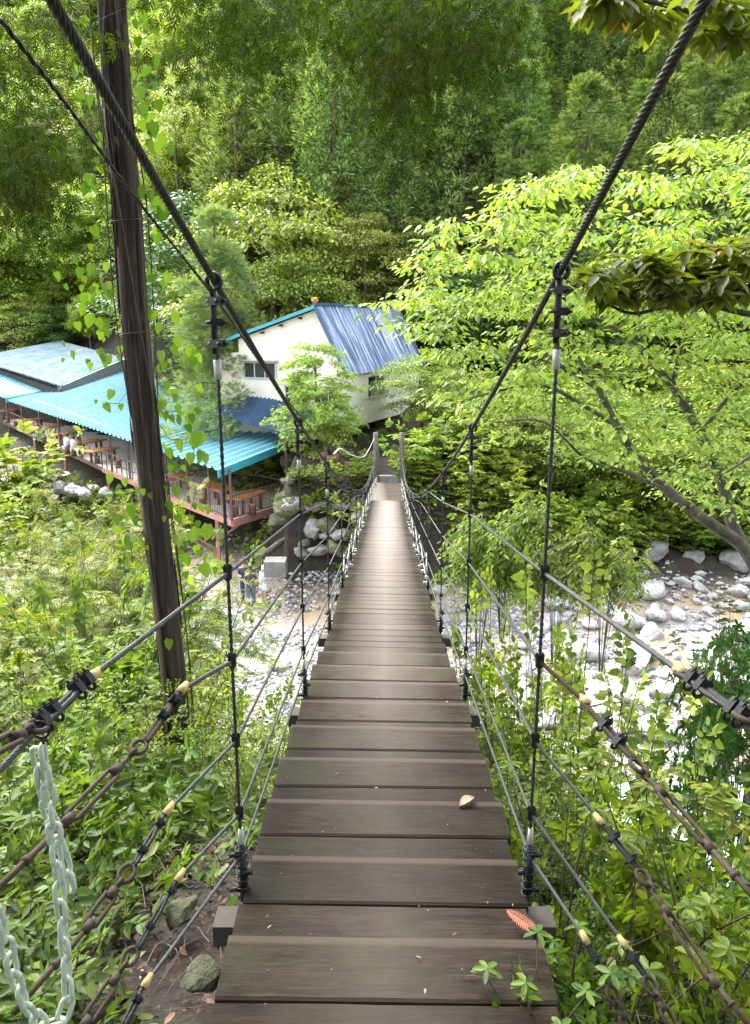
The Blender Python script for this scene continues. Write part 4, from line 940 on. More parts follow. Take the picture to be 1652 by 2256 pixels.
def sugi(H=18, rad=2.6, base=.30, mat='L_sugi', name='cedar_tree', dens=1.0, droop=.25, tip=.45, blade=.34, tpl=T_BLADE):
    root = empty(name, (0,0,0)); mb = MB(); mb.tube([(0,0,-1), (.05,0,H*.4), (0,.05,H*.98)], [H*.013, H*.010, .02], 7)
    P, D, N = [], [], []; h = H*base
    while h < H*.985:
        u = (h-H*base)/(H*(1-base)); r_ = rad*(1-u)**.7*(.85+.15*math.sin(u*9)); nb = 6 if u < .8 else 4; a0 = random.random()*6.28
        for k_ in range(nb):
            a = a0+k_*6.283/nb+random.uniform(-.3,.3); L = max(.25, r_*random.uniform(.6, 1.2)); ca, sa = math.cos(a), math.sin(a); hh = h+random.uniform(-.25, .25)
            if u < .9: mb.tube([(0,0,hh), (ca*L*.5, sa*L*.5, hh-.0), (ca*L*.95, sa*L*.95, hh-droop*L+tip*L*.3)], [.035, .022, .008], 4, False)
            for t in (.42, .64, .84, 1.04):
                if t < .6 and u > .6: continue
                n = int(44*dens*(.6+.6*t)); c = np.array([ca*L*t, sa*L*t, hh-droop*L*t*t+tip*L*.3*t**4])+rn(3)*.12; s_ = (.20+.16*t)*max(.5, min(1, L/1.5))*random.uniform(.75, 1.25)
                q_ = nrm(rn(n, 3))*(ru(.3, 1, n)**.5)[:, None]*np.array([s_, s_, s_*1.15])*1.25; P.append(c+q_)
                D.append(q_*1.6+np.array([ca, sa, .55])*.35+rn(n, 3)*.12); N.append(np.tile([0, 0, 1.0], (n, 1))+rn(n, 3)*.6)
        h += .62+.2*random.random()
    P = np.concatenate(P); n = len(P); mb.build('trunk', M['farbark'], root, True)
    leaf_obj('crown', P, np.concatenate(D), np.concatenate(N), blade*ru(.6, 1.2, n), tpl, M[mat], root); return root
def shrub(H=2.4, stems=9, spread=.9, twigs=9, leaves=11, leaf=.10, mat='L_shrub', tpl=T_LEAF, name='shrub', gap=.05, low=.25, droop=.25, whorl=False, stemr=.010):
    root = empty(name, (0,0,0)); mb = MB(); P, D, N, S = [], [], [], []
    for s_ in range(stems):
        a = s_*2.4+random.random(); h = H*random.uniform(.62, 1.0); sp = spread*random.uniform(.25, 1.0)
        tip_ = V((math.cos(a)*sp, math.sin(a)*sp, h)); path = [V((math.cos(a)*.05, math.sin(a)*.05, -.4)), V((tip_.x*.25, tip_.y*.25, h*.45)), V((tip_.x*.65, tip_.y*.65, h*.8)), tip_]
        Pp = smooth_path(path, 4); n = len(Pp); mb.tube(Pp, [stemr*(1-.75*i/(n-1)) for i in range(n)], 5, False)
        for t_ in range(twigs):
            u = low+(1-low)*(t_+random.random())/twigs; i = min(n-1, int(u*(n-1))); b = Pp[i]; aa = random.random()*6.283; L = (H*.22)*random.uniform(.6, 1.15)*(1.15-.5*u)
            dv = V((math.cos(aa)+tip_.x*.3, math.sin(aa)+tip_.y*.3, random.uniform(.0, .55))).normalized()
            if t_ == twigs-1: b = tip_; dv = V((tip_.x*.3, tip_.y*.3, 1)).normalized()
            tw = [b+dv*L*w_+V((0,0,-droop*L*w_*w_)) for w_ in (0, .33, .66, 1)]; mb.tube(tw, [stemr*.42, stemr*.34, stemr*.26, stemr*.16], 4, False)
            side = dv.cross(V((0,0,1))); side = side.normalized() if side.length > .1 else V((1,0,0))
            up_ = side.cross(dv).normalized(); 
            if up_.z < 0: up_ = -up_
            if whorl:
                for q0 in (tw[2], tw[3]):
                    m_ = leaves//2
                    for k_ in range(m_):
                        an = k_*6.283/m_+random.random()*.4; d_ = side*math.cos(an)+dv*(.35)+up_*math.sin(an)*.9+V((0,0,-droop*.9))
                        P.append(q0); D.append(d_); N.append(dv+V(rn(3))*.25); S.append(leaf*random.uniform(.7, 1.15))
            else:
                for k_ in range(leaves):
                    w_ = .18+.82*k_/(leaves-1); j = w_*3; j0 = min(2, int(j)); q0 = tw[j0].lerp(tw[j0+1], j-j0); sg = 1 if k_ % 2 else -1
                    d_ = dv*(.55 if k_ < leaves-1 else 2)+side*sg*1.0+V((0,0,-droop*1.1))+V(rn(3))*.22
                    P.append(q0+V(rn(3))*.008); D.append(d_); N.append(up_+V((0,0,.5))+V(rn(3))*.32); S.append(leaf*random.uniform(.6, 1.15)*(1.1-.35*abs(w_-.55)))
    mb.build('stem', M['stem'], root, True); leaf_obj('foliage', P, D, N, S, tpl, M[mat], root); root['H'] = H; return root
used = set()
def place(proto, H0, x, ytop, Y, label, cat, group, sx=1.0, X=None, basez=None, rot=None, hmax=None, lean=None):
    t = U(x, ytop, Y) if X is None else V((X, Y, U(x, ytop, Y).z)); zb_ = gz(t.x, Y) if basez is None else basez
    H = max(.4, t.z-zb_); s_ = H/H0
    if hmax and s_ > hmax: s_ = hmax
    o = proto if proto.name not in used else copy_tree(proto); used.add(proto.name)
    o.location = (t.x, Y, zb_); o.scale = (s_*sx, s_*sx, s_); o.rotation_euler = (0, 0, random.random()*6.28 if rot is None else rot)
    if lean: o.rotation_euler = (lean[0], lean[1], o.rotation_euler[2])
    o['label'] = label; o['category'] = cat
    if group: o['group'] = group
    return o

q = NT('debris'); g_ = q.n('ShaderNodeNewGeometry'); q.set(q.ramp(g_.outputs['Random Per Island'], [(0, (.03, .02, .012)), (.45, (.16, .10, .05)), (.8, (.30, .28, .22)), (1, (.55, .53, .48))]), .8)
me = leaf_mesh('deck_debris', *DEBRIS, T_OVAL); me.materials.append(q.m); o = bpy.data.objects.new('deck_debris', me); C.objects.link(o); o['kind'] = 'stuff'
# ------------------------------------------------------------ the forest on the far side
sg = [sugi(18, 3.6, .22, 'L_sugi', dens=1.1), sugi(18, 4.2, .18, 'L_sugi', droop=.38), sugi(17, 3.8, .26, 'L_sugi2', name='cypress_tree', droop=.12, tip=.2, blade=.40, tpl=T_FROND, dens=.6), sugi(18, 3.3, .30, 'L_sugi', droop=.15)]
hs0 = [18, 18, 17, 18]
br = [broadleaf(10, 3.8, .22, 120, 120, .20, 'L_mid', name='maple_tree'), broadleaf(10, 4.0, .22, 130, 120, .19, 'L_olive', name='maple_tree', flat=.2, rc=1.0),
      broadleaf(9, 3.4, .20, 130, 130, .19, 'L_bright', name='broadleaf_tree', rc=.75, flat=.5), broadleaf(9, 3.8, .22, 120, 120, .20, 'L_deep', name='maple_tree'),
      broadleaf(9, 3.9, .15, 130, 130, .18, 'L_lime', name='maple_tree', flat=.22, rc=1.0)]
BH = [10, 10, 9, 9, 9]
n = 0
row = 45.0
while row < 150:
    halfw = 6+min(row, 110)*.56; x = -halfw-(8 if row > 60 else 0); halfw = halfw if row < 110 else -row*.18
    while x < halfw:
        y_ = row+random.uniform(-1.8, 1.8); X_ = x+random.uniform(-1.3, 1.3); left = X_ < -.19*y_
        ok = not (left and y_ < 78-0) and not (X_ > -18 and X_ < 8 and y_ < 46)
        if ok:
            if left and random.random() < .8: k_ = random.choice([0, 2, 4, 4]); o = br[k_]; hh = BH[k_]; tgt = random.uniform(11, 17); lb, ct, gp = 'bright broadleaf tree among cedars high on the left hillside', 'broadleaf tree', 'broadleaf trees high on the hillside'
            else:
                k_ = random.choice([0, 0, 1, 1, 3, 2] if X_ < 8 else [0, 1, 2, 2, 2, 3]); o = sg[k_]; hh = hs0[k_]; tgt = random.uniform(13, 20)
                lb, ct, gp = ('tall cypress with airy green sprays in the hillside forest', 'cypress', 'cypresses on the hillside') if k_ == 2 else ('tall dark cedar with tufted foliage in the hillside forest', 'cedar', 'cedars on the hillside')
            z_ = gz(X_, y_); o2 = o if o.name not in used else copy_tree(o); used.add(o.name); s_ = tgt/hh
            o2.location = (X_, y_, z_-.3); o2.scale = (s_*1.15, s_*1.15, s_); o2.rotation_euler = (random.uniform(-.03,.03), random.uniform(-.03,.03), random.random()*6.28)
            o2['label'] = lb; o2['category'] = ct; o2['group'] = gp; n += 1
        x += random.uniform(3.6, 5.0) if row < 75 else random.uniform(4.6, 6.0)
    row += 4.6 if row < 65 else 6.5
print('forest', n)
g1 = 'trees behind the terrace and house'
for k_, x, yt, Y, lb, sx in (
  (4, 590, 335, 46, 'rounded bright green tree rising behind the cream house', .85), (1, 735, 372, 50, 'tall olive maple right of the rounded bright tree behind the house', .9),
  (1, 800, 455, 45, 'olive layered maple behind the right part of the house roof', .9), (4, 640, 510, 43, 'mid green maple with layered boughs directly behind the house ridge', .85),
  (3, 430, 385, 54, 'deep green maple behind the near trunk and the grey hut', 1.1), (4, 430, 110, 84, 'lime green maple standing high on the hill right of the near cedar trunk', .8), (4, 380, 190, 74, 'lime maple lower on the hill close to the near cedar trunk', .8),
  (4, 250, 490, 78, 'lime tree just left of the near cedar trunk behind the hall', 1.0), (2, 60, 485, 88, 'bright broadleaf tree above the brown shed at the left edge', 1.1), (4, 150, 510, 82, 'lime tree above the faded hall roof', 1.0),
  (4, 40, 640, 76, 'lime tree close behind the brown shed and the hall', 1.1), (3, 110, 660, 76, 'dark green tree touching the top corner of the faded hall roof', 1.1), (2, 190, 640, 75, 'bright tree close behind the middle of the faded hall roof', 1.1), (0, 270, 660, 74, 'mid green tree behind the right end of the faded hall roof', 1.1), (3, 340, 640, 70, 'dark green tree behind the grey hut', 1.1),
  (2, 120, 600, 80, 'bright tree directly behind the faded hall roof', .9), (2, 215, 590, 76, 'bright tree hanging over the top corner of the faded hall roof', .8), (2, 0, 540, 84, 'bright tree behind the brown shed, farthest left', 1.0),
  (4, 330, 560, 64, 'lime maple behind the near trunk beside the grey hut', .8), (1, 520, 470, 52, 'olive maple between the columnar conifer and the rounded tree', .8),
  (1, 900, 470, 47, 'olive maple behind the right end of the house roof', 1.0), (3, 1000, 560, 44, 'dark green maple right of the house', 1.0), (1, 1080, 430, 50, 'olive maple behind the big leafy tree, left of its centre', 1.0),
  (0, 1180, 520, 44, 'mid green maple behind the right main cable', 1.0), (3, 1300, 560, 46, 'dark green maple far behind the big leafy tree', 1.0), (1, 1430, 470, 52, 'olive maple near the foot of the right hillside', 1.0), (0, 1560, 540, 48, 'mid green maple at the right edge of the far bank forest', 1.0)):
    place(br[k_], BH[k_], x, yt, Y, lb, 'tree', g1, sx)
# far bank trees to the right of the bridge
g2 = 'light green trees along the far bank right of the bridge'
for k_, x, yt, Y, lb, sx in (
  (4, 930, 760, 35.5, 'lime leafed tree just right of the cream house', .85), (0, 1010, 800, 33.5, 'mid green tree right of the far bridge end over the netting', .8), (4, 1090, 810, 32.5, 'lime tree on the far bank behind the third right hanger', .85),
  (2, 1180, 800, 36, 'bright tree on the far bank behind the second right hanger', .9), (4, 1290, 820, 34, 'lime tree on the far bank right of the nearest right hanger', .9), (0, 1400, 760, 38, 'mid green tree behind the forked grey trunk', 1.0),
  (4, 1480, 850, 34.5, 'lime tree on the far bank above the boulders', .95), (2, 1590, 780, 36, 'bright tree on the far bank behind the leaning limb', 1.0), (0, 1700, 820, 34, 'mid green tree at the right edge of the far bank', 1.0),
  (2, 1350, 880, 31.8, 'low bright tree overhanging the far boulders', .9), (0, 1230, 900, 31.5, 'low mid green tree over the far riverbank', .95), (4, 1560, 900, 32, 'low lime tree over the far riverbank near the right edge', .9),
  (3, 840, 940, 33.5, 'dark green small tree right behind the far end posts', .5), (3, 800, 950, 33.2, 'dark green small tree under the cream house corner', .5), (0, 870, 975, 31.5, 'mid green sapling behind the right end post', .45),
  (2, 960, 1000, 30.3, 'low bright tree beside the right end post', .8), (4, 1060, 1010, 30.8, 'low lime tree on the bank behind the green netting', .8)):
    place(br[k_], BH[k_], x, yt, Y, lb, 'tree', g2, sx*1.5)
# columnar conifer by the house
cf = sugi(11, 2.3, .12, 'L_grey', 'columnar_conifer', 1.0, .12, .25, .26, T_FROND); place(cf, 11, 468, 432, 38.0, 'grey green columnar conifer standing between terrace roof and house', 'conifer', None, 1.2)
# pale maple in front of the house
pm = broadleaf(6, 2.1, .25, 85, 110, .125, 'L_lime', .3, .5, 'young_maple', 'stem', tpl=T_STAR); place(pm, 6, 692, 742, 32.3, 'airy pale lime maple standing in front of the cream house', 'tree', None, .82, basez=-7.4)
pm2 = broadleaf(5, 1.5, .25, 40, 100, .12, 'L_lime', .25, .45, 'young_maple', 'stem', tpl=T_STAR); place(pm2, 5, 722, 890, 31.2, 'low pale green maple in front of the dark undercroft of the house', 'tree', None, .8, basez=-7.8)
pine = broadleaf(4, 1.1, .45, 36, 170, .10, 'L_grey', .3, .45, 'garden_pine', 'farbark'); place(pine, 4, 560, 838, 38.6, 'small pruned pine overhanging the dark blue roof', 'tree', None, 1.0)
# shrubs of the far bank
fs = [shrub(1.6, 9, .9, 8, 10, .15, 'L_bright', T_LEAF, 'bank_shrub', low=.05), shrub(1.5, 9, .9, 8, 10, .16, 'L_mid', T_LEAF, 'bank_shrub', low=.05), shrub(1.5, 9, .9, 8, 10, .15, 'L_yel', T_LEAF, 'bank_shrub', low=.05)]
def scrub(k_, H0, x, yt, Y, lb, gp, sx=1.0, **kw): place(fs[k_], H0, x, yt, Y, lb, 'shrub', gp, sx, **kw)
for k_, x, yt, Y, lb in ((2, 745, 1045, 29.2, 'yellow leafed shrub left of the bridge end'), (1, 700, 1062, 29.6, 'green shrub between the stone steps and the yellow shrub'), (1, 715, 1100, 28.8, 'green shrub under the rail fence'), (2, 718, 1050, 29.9, 'small yellow shrub next to the log row'),
      (0, 790, 1085, 28.4, 'bright shrub hugging the left side of the far deck'), (1, 672, 1150, 29.3, 'green shrub above the stone wall beside the terrace'), (0, 590, 1140, 31.2, 'bright shrub under the terrace front edge'), (1, 560, 1165, 31.0, 'green shrub behind the front support post'),
      (2, 590, 962, 35.5, 'rounded yellow green shrub seen beneath the terrace roof'), (1, 560, 975, 36.0, 'green shrub seen beneath the terrace roof'), (0, 915, 1080, 28.8, 'bright shrub touching the right side of the far deck'), (2, 940, 1040, 29.4, 'yellowish shrub right of the right end post'),
      (0, 820, 1055, 29.0, 'tuft of bright leaves beside the left end post'), (2, 30, 930, 42, 'yellow green shrub below the left end of the terrace'), (1, 10, 960, 41, 'green shrub at the left edge under the terrace'), (0, 25, 1050, 37, 'bright shrub by the white boulders at the left edge'), (1, 40, 1100, 34, 'green shrub below the white boulders')):
    scrub(k_, 1.6, x, yt, Y, lb, 'shrubs on the far bank', 1.15)
n = 0
def fill(poly, num, kinds, hr, lb, gp, cat='shrub', sx=1.2, protos=None, H0=1.6, mind=.8):
    xs_ = [p[0] for p in poly]; ys_ = [p[1] for p in poly]; put_ = []; tries = 0
    def inside(x, y):
        c_ = False; j_ = len(poly)-1
        for i_ in range(len(poly)):
            (xi, yi), (xj, yj) = poly[i_], poly[j_]
            if (yi > y) != (yj > y) and x < (xj-xi)*(y-yi)/(yj-yi)+xi: c_ = not c_
            j_ = i_
        return c_
    while len(put_) < num and tries < num*30:
        tries += 1; x, y = random.uniform(min(xs_), max(xs_)), random.uniform(min(ys_), max(ys_))
        if not inside(x, y): continue
        p = hit(x, y)
        if p is None or any((p-q_).length < mind for q_ in put_): continue
        put_.append(p); H = random.uniform(*hr); pr = (protos or fs)[random.choice(kinds)]; o = pr if pr.name not in used else copy_tree(pr); used.add(pr.name)
        s_ = H/H0; o.location = (p.x, p.y, gz(p.x, p.y)-.05); o.scale = (s_*sx, s_*sx, s_); o.rotation_euler = (random.uniform(-.1,.1), random.uniform(-.1,.1), random.random()*6.28)
        o['label'] = lb; o['category'] = cat; o['group'] = gp
    return put_
fill([(905, 1090), (915, 1010), (1100, 960), (1700, 900), (1700, 1235), (1300, 1225), (1000, 1235)], 95, [0, 0, 0, 1], (1.3, 2.4), 'leafy shrub on the far riverbank right of the bridge', 'riverside shrubs right of the bridge', sx=1.35, mind=.9)
fill([(650, 1150), (655, 1070), (685, 1060), (690, 1180), (660, 1200)], 8, [1], (.4, .7), 'dark leafed low shrub on the earth bank right of the terrace', 'low shrubs beside the terrace', mind=.4)
fill([(640, 1130), (700, 1090), (800, 1070), (770, 1160), (700, 1150)], 12, [0, 1], (.5, .9), 'low leafy shrub between the rail fence and the bridge end', 'low shrubs by the rail fence', mind=.5)
fill([(0, 1120), (180, 1110), (360, 1150), (430, 1200), (420, 1235), (200, 1290), (0, 1270)], 40, [0, 1, 1], (1.2, 2.0), 'leafy shrub on the bank below the terrace', 'shrubs below the terrace', mind=1.2)
fill([(1180, 1180), (1700, 1150), (1700, 1240), (1180, 1236)], 22, [0, 0, 1], (1.2, 2.0), 'leafy shrub overhanging the boulders at the foot of the far right bank', 'shrubs over the far boulders', sx=1.4, mind=.9)
fill([(888, 1085), (892, 1030), (960, 1020), (960, 1085)], 7, [0, 1], (.8, 1.4), 'leafy shrub crowding the right end post of the bridge', 'shrubs around the end posts', mind=.5)
fill([(780, 1040), (820, 1030), (815, 1085), (790, 1090)], 5, [0, 1], (.6, 1.0), 'leafy shrub crowding the left end post of the bridge', 'shrubs around the left end post', mind=.4)
# ------------------------------------------------------------ rocks and gravel
def rock_mesh(k, mat, sub=2):
    import bmesh
    bm = bmesh.new(); bmesh.ops.create_icosphere(bm, subdivisions=sub+1, radius=1)
    for v_ in bm.verts:
        p = v_.co.normalized(); n_ = noise.fractal(p*1.1+V((k*9, 0, 0)), 1, 2, 3)*.35
        for a in range(13):          # planar facets like broken granite
            random.seed(k*31+a); f_ = V((random.uniform(-1,1), random.uniform(-1,1), random.uniform(-1,1))).normalized(); h_ = random.uniform(.55, .82)
            dt = p.dot(f_)*(1+n_)
            if dt > h_: p = p*(h_/dt)
        v_.co = p*(1+n_*.5)+V((0,0,0)); v_.co.z *= .72
    me = bpy.data.meshes.new('boulder'); bm.to_mesh(me); bm.free(); me.materials.append(mat); me.polygons.foreach_set('use_smooth', [False]*len(me.polygons)); return me
rocks = [rock_mesh(k, M['stone']) for k in range(6)]; rocks2 = [rock_mesh(k+9, M['stone2']) for k in range(3)]; rocks3 = [rock_mesh(k+20, M['mossy']) for k in range(3)]; random.seed(11)
def boulder(p, s_, lb, gp, pool=rocks):
    o = bpy.data.objects.new('boulder', random.choice(pool)); C.objects.link(o); o.location = p; o.scale = (s_*random.uniform(.8, 1.35), s_*random.uniform(.8, 1.2), s_*random.uniform(.7, 1.1))
    o.rotation_euler = (random.uniform(-.4,.4), random.uniform(-.4,.4), random.random()*6.28); tag(o, lb, 'boulder', gp); return o
def scatter(poly, num, r0, r1, lb, gp, pool=rocks, pw=2.2, sink=.25):
    put_ = []; xs_ = [p[0] for p in poly]; ys_ = [p[1] for p in poly]; t_ = 0
    while len(put_) < num and t_ < num*25:
        t_ += 1; x, y = random.uniform(min(xs_), max(xs_)), random.uniform(min(ys_), max(ys_)); p = hit(x, y)
        if p is None: continue
        s_ = r0+(r1-r0)*random.random()**pw
        if any((p-q_).length < (s_+w_)*.75 for q_, w_ in put_): continue
        put_.append((p, s_)); boulder((p.x, p.y, gz(p.x, p.y)+s_*(.5-sink)), s_, lb, gp, pool)
scatter([(1150, 1265), (1700, 1265), (1700, 1620), (1150, 1620)], 135, .20, .80, 'white granite boulder on the gravel bed right of the bridge', 'white boulders on the right riverbed')
scatter([(1250, 1420), (1700, 1420), (1700, 1800), (1250, 1800)], 34, .15, .45, 'pale boulder low on the riverbed toward the right edge', 'boulders low on the right riverbed')
scatter([(960, 1245), (1400, 1245), (1400, 1420), (960, 1420)], 24, .15, .5, 'pale boulder on the riverbed close to the right side of the far deck', 'boulders beside the far deck')
scatter([(1350, 1232), (1700, 1232), (1700, 1262), (1350, 1262)], 10, .5, .9, 'large grey rock at the foot of the far right bank', 'grey rocks at the far right bank', rocks2)
scatter([(0, 1330), (700, 1330), (700, 1700), (0, 1700)], 34, .10, .40, 'white rock on the riverbed left of the bridge', 'white rocks on the left riverbed')
for k_, (x, y, s_, Y) in enumerate(((25, 1028, .5, 47), (55, 1035, .45, 46), (88, 1030, .62, 45.5), (75, 1062, .55, 44), (108, 1052, .62, 43.5), (100, 1078, .5, 42.5), (130, 1074, .72, 42), (160, 1082, .7, 41), (185, 1088, .6, 40), (135, 1048, .45, 44), (205, 1072, .45, 41), (232, 1085, .4, 39.5), (50, 1060, .4, 45), (118, 1100, .4, 40.5))):
    boulder(U(x, y, Y), s_, 'big white boulder in the heap below the left end of the terrace', 'white boulder heap below the terrace')
for k_, (x, y, s_, Y) in enumerate(((690, 1168, .62, 28.4), (722, 1158, .5, 28.3), (755, 1178, .45, 28.0), (672, 1195, .35, 28.2), (700, 1212, .42, 28.0), (735, 1205, .5, 27.8), (662, 1218, .32, 28.3), (760, 1215, .38, 27.8), (648, 1180, .35, 29), (780, 1180, .4, 28.0), (715, 1182, .3, 28.0), (640, 1140, .4, 29.8), (790, 1140, .45, 28.1), (680, 1075, .5, 30.5), (640, 1062, .4, 32), (636, 1018, .55, 33.5))):
    boulder(U(x, y, Y), s_, 'mossy rock of the piled stone wall under the bridge end' if y > 1130 else 'rounded boulder beside the stone steps', 'stones of the wall under the bridge end' if y > 1130 else 'boulders beside the stone steps', rocks3 if k_ % 2 else rocks2)
scatter([(645, 1135), (805, 1110), (800, 1222), (640, 1225)], 20, .25, .55, 'mossy rock of the piled stone wall under the bridge end', 'stones of the wall under the bridge end', rocks2+rocks3, 1.2)
scatter([(585, 1115), (655, 1100), (655, 1225), (585, 1225)], 12, .28, .6, 'mossy rock under the right corner of the terrace', 'mossy rocks under the terrace corner', rocks3, 1.2)
fill([(600, 1150), (650, 1110), (655, 1190), (610, 1200)], 7, [1], (.5, .9), 'dark leafed low shrub under the right corner of the terrace', 'low shrubs under the terrace corner', mind=.4)
p = U(607, 1243, 27.8); m = MB(); m.box(p-V((0,0,.1)), (.8, .7, .6)); tag(m.build('concrete_footing', M['stone2'], None, False, p), 'grey concrete footing block on the gravel behind the standing people', 'concrete block')
dw_ = MB(); dw_.tube(smooth_path([U(565, 1232, 28.6), U(590, 1215, 29), U(625, 1190, 29.4), U(640, 1180, 29.6)], 4), [.16]*4+[.14]*4+[.11]*5, 8); tag(dw_.build('driftwood_log', M['barkgrey'], None, True, U(600, 1210, 29)), 'grey driftwood log lying below the terrace', 'log')
# gravel: thousands of pebbles, one mass
ns = 64000; Xg = np.concatenate([ru(-18, 17, ns//2), ru(-7, 9, ns//2)]); Yg = np.concatenate([ru(12.5, 34, ns//2), ru(15, 30, ns//2)]); Zg = ground_z(Xg, Yg); ok = Zg < -9.4; Xg, Yg, Zg = Xg[ok], Yg[ok], Zg[ok]; ns = len(Xg)
oc = np.array([(1,0,0),(0,1,0),(-1,0,0),(0,-1,0),(0,0,.7),(0,0,-.7)]); of = [(0,1,4),(1,2,4),(2,3,4),(3,0,4),(1,0,5),(2,1,5),(3,2,5),(0,3,5)]
aa = ru(0, 6.28, ns); me = leaf_mesh('gravel', np.stack([Xg, Yg, Zg+.0], 1), np.stack([np.cos(aa), np.sin(aa), aa*0], 1)+rn(ns, 3)*.2, np.tile([0,0,1.], (ns, 1))+rn(ns, 3)*.2, .03+.13*ru(0, 1, ns)**3, (oc*np.array([1, .8, .8]), of))
q = NT('gravel_stone'); g_ = q.n('ShaderNodeNewGeometry'); q.set(q.ramp(g_.outputs['Random Per Island'], [(0, (.13, .125, .12)), (.5, (.30, .29, .275)), (1, (.48, .47, .45))]), .85)
me.materials.append(q.m); o = bpy.data.objects.new('gravel', me); C.objects.link(o); o['kind'] = 'stuff'
# leaf litter and dead twigs on the near bank
nl = 9000; Xl = ru(-3.2, .8, nl); Yl = ru(.8, 5.6, nl); Zl = ground_z(Xl, Yl)+.03+.07*ru(0, 1, nl)
aa = ru(0, 6.28, nl); me = leaf_mesh('leaf_litter', np.stack([Xl, Yl, Zl], 1), np.stack([np.cos(aa), np.sin(aa), rn(nl)*.35], 1), np.tile([0,0,1.], (nl, 1))+rn(nl, 3)*.45, .032*ru(.4, 1.7, nl), T_OVAL)
q = NT('litter'); g_ = q.n('ShaderNodeNewGeometry'); q.set(q.ramp(g_.outputs['Random Per Island'], [(0, (.018, .010, .007)), (.7, (.065, .035, .022)), (.95, (.13, .075, .045)), (1, (.30, .18, .12))]), .8)
me.materials.append(q.m); o = bpy.data.objects.new('leaf_litter', me); C.objects.link(o); o['kind'] = 'stuff'
m = MB()
for k_ in range(900):
    x, y = random.uniform(-2.6, .6), random.uniform(1.0, 5.0); a = random.random()*6.28; L = random.uniform(.05, .22); z_ = gz(x, y)+random.uniform(.03, .12); p = V((x, y, z_)); dd = V((math.cos(a), math.sin(a), random.uniform(-.2,.2)))*L
    m.tube([p, p+dd*.5+V((0,0,.02))+V(rn(3))*.012, p+dd], [.0022, .002, .001], 4, False)
o = m.build('twig_litter', simple('dry_twigs', (.17, .12, .085), .85)); o['kind'] = 'stuff'
# two rotten stumps / rocks that carry the anchors
for (x, y, Y, s_, lb, pool) in ((440, 2150, 1.75, .065, 'mossy stone block under the left edge of the nearest planks', rocks3), (395, 2010, 2.6, .08, 'mossy lump of rock beside the left crossbeam', rocks3)):
    boulder(U(x, y, Y), s_, lb, None, pool)
# ------------------------------------------------------------ foliage of the near bank
ns_ = [shrub(2.6, 10, 1.0, 13, 12, .105, 'L_shrub', T_LEAF, 'leafy_shrub', low=.15), shrub(2.6, 10, 1.1, 14, 14, .080, 'L_bright', T_LEAF, 'leafy_shrub', low=.12),
       shrub(2.4, 9, 1.0, 11, 9, .13, 'L_mid', T_STAR, 'maple_shrub', low=.15, droop=.35), shrub(2.6, 10, 1.1, 14, 15, .070, 'L_shrub', T_LEAF, 'leafy_shrub', low=.1)]
NH = [2.6, 2.6, 2.4, 2.6]
low_ = [shrub(1.3, 9, .65, 8, 9, .10, 'L_shade', T_LEAF, 'low_shrub', low=.2, stemr=.006), shrub(1.3, 8, .7, 8, 8, .105, 'L_shade', T_LEAF, 'low_shrub', low=.2, stemr=.006), shrub(1.2, 8, .6, 7, 7, .11, 'L_mid', T_STAR, 'low_shrub', low=.25, stemr=.006, droop=.4)]
def near(k_, x, yt, Y, lb, gp, sx=1.0, **kw):
    if Y < 4.4 and x < 800:
        kw['basez'] = U(x, yt, Y).z-(1.15 if Y > 2.6 else .8); kw.pop('rot', None)
        return place(low_[(k_+int(x)) % 3], 1.3, x, yt, Y, 'low broad leafed shrub on the near bank below the left stays', 'shrub', 'low shrubs below the left stays', 1.0, **kw)
    return place(ns_[k_], NH[k_], x, yt, Y, lb, 'shrub', gp, sx, **kw)
gl = 'leafy shrubs on the near bank left of the bridge'; gr_ = 'leafy shrubs on the near bank right of the bridge'
L1 = [(0, 40, 1300, 6.6), (2, 150, 1330, 6.0), (0, 250, 1290, 6.8), (1, 330, 1400, 6.2), (2, 20, 1430, 4.9), (0, 110, 1450, 4.8), (1, 215, 1480, 4.9), (0, 300, 1540, 4.6), (2, 60, 1580, 3.9), (1, 160, 1600, 4.0),
      (3, 250, 1640, 4.0), (3, 350, 1640, 4.4), (1, 430, 1600, 5.2), (3, 500, 1640, 5.0), (3, 560, 1680, 4.7), (1, 590, 1500, 6.6), (3, 440, 1700, 4.1), (0, 20, 1720, 3.3), (3, 120, 1760, 3.3), (3, 230, 1780, 3.4), (3, 340, 1790, 3.5), (1, -40, 1880, 2.7), (3, 120, 1900, 2.75), (3, 480, 1760, 3.9), (0, 450, 1500, 6.8), (1, 380, 1480, 6.4), (3, 600, 1640, 5.2), (0, 70, 1660, 3.6), (1, 300, 1700, 3.8), (3, 180, 1850, 2.9), (0, 160, 1500, 5.2), (0, 360, 1330, 7.4), (3, 400, 1840, 3.3), (3, 30, 1810, 2.9), (3, -20, 2000, 2.1), (1, 60, 1960, 2.3), (3, 190, 1960, 2.5), (3, 300, 1900, 2.9), (3, -60, 2120, 1.8), (3, 90, 2090, 2.0), (3, 400, 1530, 4.7), (3, 440, 1560, 4.6), (0, 350, 1560, 4.7), (1, 560, 1560, 5.6), (1, 500, 1500, 6.2), (3, 640, 1560, 6.0), (0, 20, 1340, 5.6), (2, 90, 1640, 3.5), (3, 260, 1880, 3.0), (3, 200, 1820, 3.1)]
for k_, x, yt, Y in L1: near(k_, x, yt, Y, 'spring green leafy shrub growing on the near bank left of the bridge', gl, .8, rot=random.random()*6.28)
ns2 = shrub(2.6, 10, 1.1, 14, 14, .085, 'L_shade', T_LEAF, 'shaded_shrub', low=.1)
